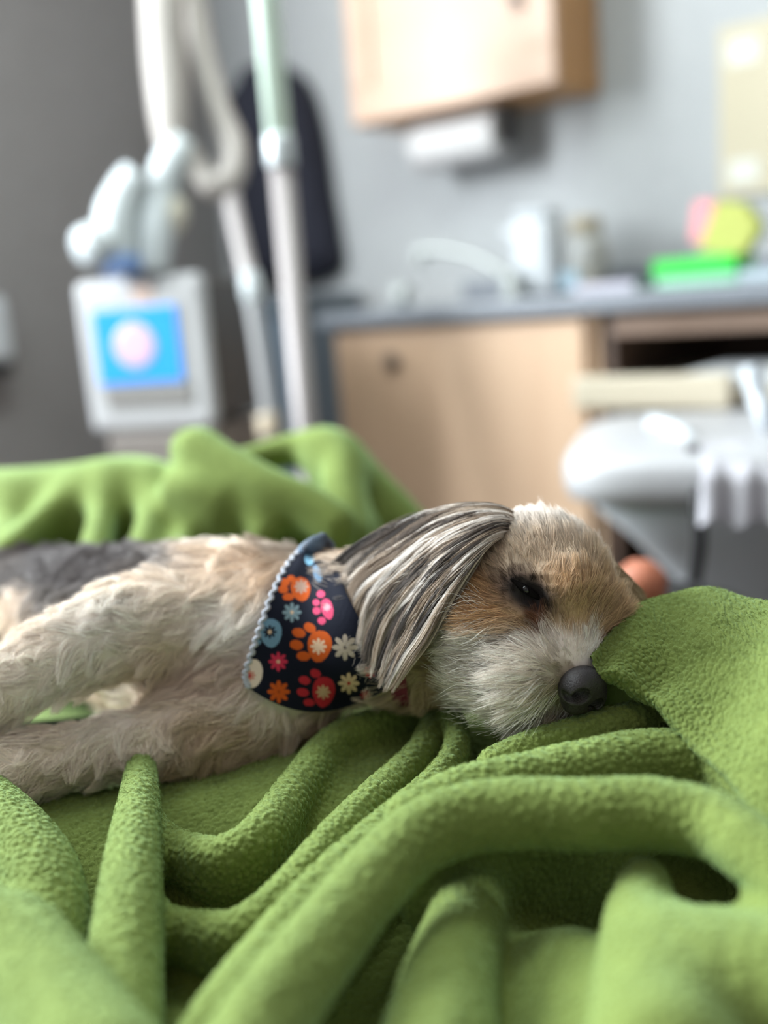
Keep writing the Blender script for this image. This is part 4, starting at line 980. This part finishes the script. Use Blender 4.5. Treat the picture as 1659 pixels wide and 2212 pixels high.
# nose leather
NF = Field(np.array([-.02, -.02, -.02]), np.array([.02, .02, .02]), .0007)
NF.ball((0, 0, -.002), (.0132, .0108, .0090), .003)
for s in (-1, 1):
    NF.ball((s * .0070, -.0015, .001), (.0066, .0072, .0070), .003)
    NF.ball((s * .0066, -.0010, .0078), (.0048, .0044, .0090), .0010, op='cut')
    NF.ball((s * .0106, -.0054, .0055), (.0042, .0019, .0055), .0012, op='cut')
NF.ball((0, -.008, .001), (.0055, .0045, .0060), .003)
NF.tube([(0, -.013, .0065), (0, -.006, .0090), (0, -.001, .0088)], [.0010, .0010, .0006], .0012, op='cut', n=12)
vn_, fn2 = NF.mesh(); vn_ = smooth_mesh(vn_, fn2, 1)
M_nose = mat('nose_leather', (0.027, 0.023, 0.026), 0.45, Specular_IOR_Level=0.5); n_, l_, b_ = nodes(M_nose)
tc = n_.new('ShaderNodeTexCoord'); vo = n_.new('ShaderNodeTexVoronoi'); vo.inputs['Scale'].default_value = 1300
bp = n_.new('ShaderNodeBump'); bp.inputs['Strength'].default_value = 0.55; bp.inputs['Distance'].default_value = .0005
l_.new(tc.outputs['Object'], vo.inputs['Vector']); l_.new(vo.outputs['Distance'], bp.inputs['Height']); l_.new(bp.outputs[0], b_.inputs['Normal'])
no = mesh_obj('nose', from_cf(HC + (vn_ * np.array([1.08, 1.2, 1.12]) + NOSE) @ HA.T), fn2, M_nose, dog); no['label'] = 'black leathery nose'
# closed eyes: a dark lid line with a sliver of eye
M_eye = mat('eye_dark', (0.008, 0.007, 0.008), 0.15); M_lid = mat('eyelid_black', (0.006, 0.005, 0.005), 0.9, Specular_IOR_Level=0.1)
for e, s in ((EYE_N, -1), (EYE_F, 1)):
    EF = Field((-.014,) * 3, (.014,) * 3, .0008); ax_ = np.array([s * -.85, .15, .50]); ax_ /= np.linalg.norm(ax_)
    EF.tube([-ax_ * .0105, np.array([s * .0008, 0, .001]), ax_ * .0105], [.0010, .0024, .0010], .002, n=16)
    ve, fe = EF.mesh(); ve = smooth_mesh(ve, fe, 1)
    eo = mesh_obj('eye', from_cf(HC + (ve + e + np.array([s * -.001, 0, -.0042])) @ HA.T), fe, M_lid, dog); eo['label'] = 'dark closed eye'
    GF = Field((-.006,) * 3, (.006,) * 3, .0006); GF.ball((0, 0, 0), (.0028, .0020, .0028), .001); vg, fg = GF.mesh()
    mesh_obj('eyeball', from_cf(HC + (smooth_mesh(vg, fg, 1) + e + np.array([s * .0010, .0002, -.0030])) @ HA.T), fg, M_eye, eo)

# ------------------------------------------------------------------ bandana: cloth laid on the chest, paw-and-flower print plus painted fold sheen
NT, NS = 230, 190
tt = np.linspace(0, 1, NT); ss = np.linspace(0, 1, NS)
def curve(keys, t): k = np.array(keys, float); return np.stack([np.interp(t, k[:, 0], k[:, 1]), np.interp(t, k[:, 0], k[:, 2])], -1)
Lc = catmull([(650, 1186), (618, 1225), (590, 1280), (566, 1345), (546, 1405), (530, 1458), (538, 1486)], NT)
Rc = catmull([(714, 1172), (726, 1215), (748, 1280), (775, 1335), (803, 1395), (832, 1455), (838, 1490)], NT)
S_, T_ = np.meshgrid(ss, tt)
BX = Lc[:, None, 0] * (1 - S_) + Rc[:, None, 0] * S_; BY = Lc[:, None, 1] * (1 - S_) + Rc[:, None, 1] * S_
BY = BY + 50 * T_ ** 5 * np.sin(math.pi * S_ ** 0.9) + 6 * (1 - T_) * np.sin(math.pi * S_)
cs = march(BX[::6, ::6], BY[::6, ::6])
med = np.nanmedian(cs); cs = np.where(np.isnan(cs), np.nanmax(cs), cs)
for _ in range(14):                       # drape: smooth, never sinking in
    e_ = np.pad(cs, 1, mode='edge'); sm = (e_[:-2, 1:-1] + e_[2:, 1:-1] + e_[1:-1, :-2] + e_[1:-1, 2:]) / 4
    cs = np.minimum(sm, cs + 0.0005)
ti = np.clip(tt * (cs.shape[0] - 1) , 0, cs.shape[0] - 1.001); si = np.clip(ss * (cs.shape[1] - 1), 0, cs.shape[1] - 1.001)
a0, b0 = ti.astype(int), si.astype(int); fa, fb2 = (ti - a0)[:, None], (si - b0)[None]
Dp = (cs[a0][:, b0] * (1 - fa) + cs[a0 + 1][:, b0] * fa) * (1 - fb2) + (cs[a0][:, b0 + 1] * (1 - fa) + cs[a0 + 1][:, b0 + 1] * fa) * fb2
Dp = Dp - 0.0085 - 0.0022 * np.sin(S_ * 7 + T_ * 3) * (1 - T_) - 0.003 * np.exp(-((S_ - .62 - .1 * T_) / .09) ** 2) * sstep(.5, .05, T_)
rr_ = C_F + C_R * ((BX - W_PX / 2) / F_PX)[..., None] - C_U * ((BY - H_PX / 2) / F_PX)[..., None]
BV = CAM + rr_ * Dp[..., None]
bv = BV.reshape(-1, 3); ix = np.arange(NT * NS).reshape(NT, NS)
bf = np.stack([ix[:-1, :-1], ix[1:, :-1], ix[1:, 1:], ix[:-1, 1:]], -1).reshape(-1, 4)
ux, uy = BX.ravel(), BY.ravel()
col = np.tile(np.array([.0065, .008, .017]), (len(bv), 1))
def ell(cx, cy, rx, ry, ang=0.0, pear=0.0):
    a = math.radians(ang); dx, dy = ux - cx, uy - cy; x = dx * math.cos(a) + dy * math.sin(a); y = -dx * math.sin(a) + dy * math.cos(a)
    return (x / (rx * (1 - pear * y / ry))) ** 2 + (y / ry) ** 2 < 1
def flower(cx, cy, r, petals=8, rot=0.0, inner=0.35):
    dx, dy = ux - cx, uy - cy; rad = np.hypot(dx, dy); th = np.arctan2(dy, dx) + rot
    return rad < r * (inner + (1 - inner) * np.abs(np.cos(th * petals / 2)) ** 0.7)
OR, RD, BL, TN, PK = (.50, .085, .012), (.42, .022, .035), (.13, .24, .34), (.60, .42, .29), (.55, .06, .14)
def paw(c, pad, toes, fl, flc, dotc=None):
    col[ell(*pad)] = c
    for q in toes: col[ell(*q)] = c
    if fl: col[flower(*fl)] = flc
    if dotc: col[ell(fl[0], fl[1], 4.5, 4.5)] = dotc
paw(OR, (691, 1396, 26, 34, 8, .18), [(670, 1356, 14, 10, 25), (646, 1367, 15, 10, 15), (641, 1393, 15, 10.5, 10), (656, 1417, 15, 10, 5)], (689, 1396, 18), TN)
paw(RD, (699, 1494, 24, 33, 8, .18), [(682, 1454, 12, 9, 20), (658, 1469, 12.5, 9, 15), (654, 1495, 13, 9, 10), (667, 1517, 12, 8, 5)], (698, 1494, 16), (.55, .36, .24))
paw(BL, (585, 1368, 24, 31, -5, .18), [(566, 1331, 12, 9, 10), (551, 1387, 13, 8, 0), (549, 1366, 9, 7, 0)], (583, 1365, 15), (.0085, .0105, .021), TN)
paw(OR, (650, 1274, 21, 26, -15, .15), [(616, 1259, 10, 9, 0), (612, 1274, 11, 8.5, 5), (623, 1290, 12, 8, 0), (630, 1251, 9, 7, 30)], (651, 1268, 16), (.42, .28, .22))
paw(PK, (708, 1316, 13, 23, -15, .1), [(694, 1284, 9, 8, 0), (684, 1302, 8, 7, 0), (685, 1320, 9, 8, 0), (696, 1341, 9, 8, 0)], (707, 1312, 9), (.65, .35, .40))
for cx, cy, r_, cc_, dc in ((631, 1323, 21, (.16, .23, .26), TN), (601, 1429, 21, (.50, .03, .07), TN), (754, 1475, 23, TN, RD), (746, 1398, 28, (.36, .30, .24), (.10, .08, .07)), (602, 1494, 25, OR, (.3, .05, .01)),
                            (790, 1500, 12, (.28, .02, .03), RD), (800, 1450, 14, RD, TN)):
    col[flower(cx, cy, r_)] = cc_; col[ell(cx, cy, 4, 4)] = dc
col[ell(545, 1455, 22, 32, 10)] = (.66, .55, .47); col[flower(541, 1459, 12)] = (.50, .22, .17); col[ell(537, 1459, 5, 5)] = RD
col[ell(700, 1180, 9, 8)] = OR; col[ell(687, 1197, 11, 9)] = RD
col[ell(669, 1207, 11, 15, 10)] = (.20, .42, .60); col[ell(686, 1240, 8, 19, -18)] = (.10, .19, .30)  # blue sheen of the fold painted over the print
M_cloth = mat('bandana_cotton', (0.02, 0.02, 0.04), 0.85, Specular_IOR_Level=0.12); n_, l_, b_ = nodes(M_cloth)
at_ = n_.new('ShaderNodeAttribute'); at_.attribute_name = 'print'; l_.new(at_.outputs['Color'], b_.inputs['Base Color'])
tc = n_.new('ShaderNodeTexCoord'); wv = n_.new('ShaderNodeTexNoise'); wv.inputs['Scale'].default_value = 1500
bp = n_.new('ShaderNodeBump'); bp.inputs['Strength'].default_value = 0.3; bp.inputs['Distance'].default_value = .0004
l_.new(tc.outputs['Object'], wv.inputs['Vector']); l_.new(wv.outputs['Fac'], bp.inputs['Height']); l_.new(bp.outputs[0], b_.inputs['Normal'])
band = thing('bandana', 'navy bandana with paw and flower print tied round the dog\'s neck', 'bandana', BV[NT // 2, NS // 2])
bo = np.array(band.location)
cl = mesh_obj('cloth', bv - bo, bf, M_cloth, band)
ca = cl.data.color_attributes.new('print', 'FLOAT_COLOR', 'POINT'); c4 = np.ones((len(bv), 4), np.float32); c4[:, :3] = col; ca.data.foreach_set('color', c4.ravel())
sm = cl.modifiers.new('thickness', 'SOLIDIFY'); sm.thickness = 0.0009; sm.offset = 0
ez = [BV[i, 0] + C_R * (0.0012 * (-1) ** (i // 6)) for i in range(0, NT, 6)]
tube('stitched_edge', ez, 0.0014, mat('pale_stitching', (0.36, 0.38, 0.44), 0.8), band, n=120, sides=8)
kt_ = P(692, 1180, float(Dp[0, NS // 2]) - .004)
M_knot = noise_mat('bandana_knot', (.010, .012, .024), (.10, .16, .24), 90, 0.7)
tube('knot', [P(652, 1190, Dp[0, 0]), P(672, 1180, Dp[0, 40] - .004), P(694, 1172, Dp[0, 90] - .003), P(716, 1180, Dp[0, -1] + .004)], [.0035, .0052, .0055, .003], M_knot, band, n=24, sides=14)
tube('knot_tail', [P(690, 1176, Dp[0, 90]), P(698, 1164, Dp[0, 90] - .003), P(706, 1160, Dp[0, 90] - .002)], [.004, .0045, .0025], M_knot, band, n=14, sides=10)
# maroon collar showing under the ear
ncen = to_cf(P(885, 1365, .643)); ax_ = to_cf(P(820, 1345, .648)) - to_cf(P(960, 1350, .640)); ax_ /= np.linalg.norm(ax_)
e1 = np.cross(ax_, [0, 0, 1.0]); e1 /= np.linalg.norm(e1); e2 = np.cross(ax_, e1)
v, f = [], []; NC = 64
for k in range(NC):
    a = 2 * math.pi * k / NC; rd = math.cos(a) * e1 + math.sin(a) * e2
    for w, o_ in ((-.005, 0), (.005, 0), (.005, .002), (-.005, .002)): v.append(ncen + ax_ * w + rd * (.0455 + o_))
for k in range(NC):
    for j in range(4):
        f.append((k * 4 + j, k * 4 + (j + 1) % 4, ((k + 1) % NC) * 4 + (j + 1) % 4, ((k + 1) % NC) * 4 + j))
tag(mesh_obj('collar', from_cf(np.array(v)), np.array(f), mat('maroon_webbing', (.16, .015, .04), .7), smooth=False), 'narrow maroon collar round the dog\'s neck beneath the ear', 'collar')

# ------------------------------------------------------------------ fine fuzz standing off the fleece
M_pile = mat('fleece_fuzz', (0.2, 0.27, 0.07), 0.9); n_, l_, b_ = nodes(M_pile)
at_ = n_.new('ShaderNodeAttribute'); at_.attribute_name = 'fur_color'; l_.new(at_.outputs['Color'], b_.inputs['Base Color']); b_.inputs['Specular IOR Level'].default_value = 0.1
vp_, fp_ = np.vstack([v1, v3]), np.vstack([f1, f3 + len(v1)])
np_ = vnormals(vp_, fp_); fcn = vp_[fp_].mean(1); pr = project(fcn)
fac = (unit(np_[fp_].mean(1)) * unit(to_cf(CAM[None])[0] - fcn)).sum(1)
wg = (fac > -0.35) * (pr[:, 0] > -60) * (pr[:, 0] < 1720) * (pr[:, 1] < 2000) * (pr[:, 1] > 1240) * (pr[:, 2] > .44) * (pr[:, 2] < .66)
p, n = sample(vp_, fp_, np_, 70000, wg)
t = unit(np.stack([vnoise(p, .010, s) for s in (41, 42, 43)], 1) - .5); t = unit(t - n * (t * n).sum(1)[:, None]) * 0.6
pts = strand_points(p + n * .0006, n, t, np.full(len(p), .0022), 3, lift=1.5, grav=0.0, clump=0.45, csize=.0030)
cg = np.array([.135, .175, .045]) * (0.85 + 0.5 * RNG.random((len(p), 1)))
po = hair_obj('fuzz', pts, 0.00007 * (0.7 + 0.6 * RNG.random(len(p))), cg, M_pile, blanket, tip=0.5); po['kind'] = 'stuff'
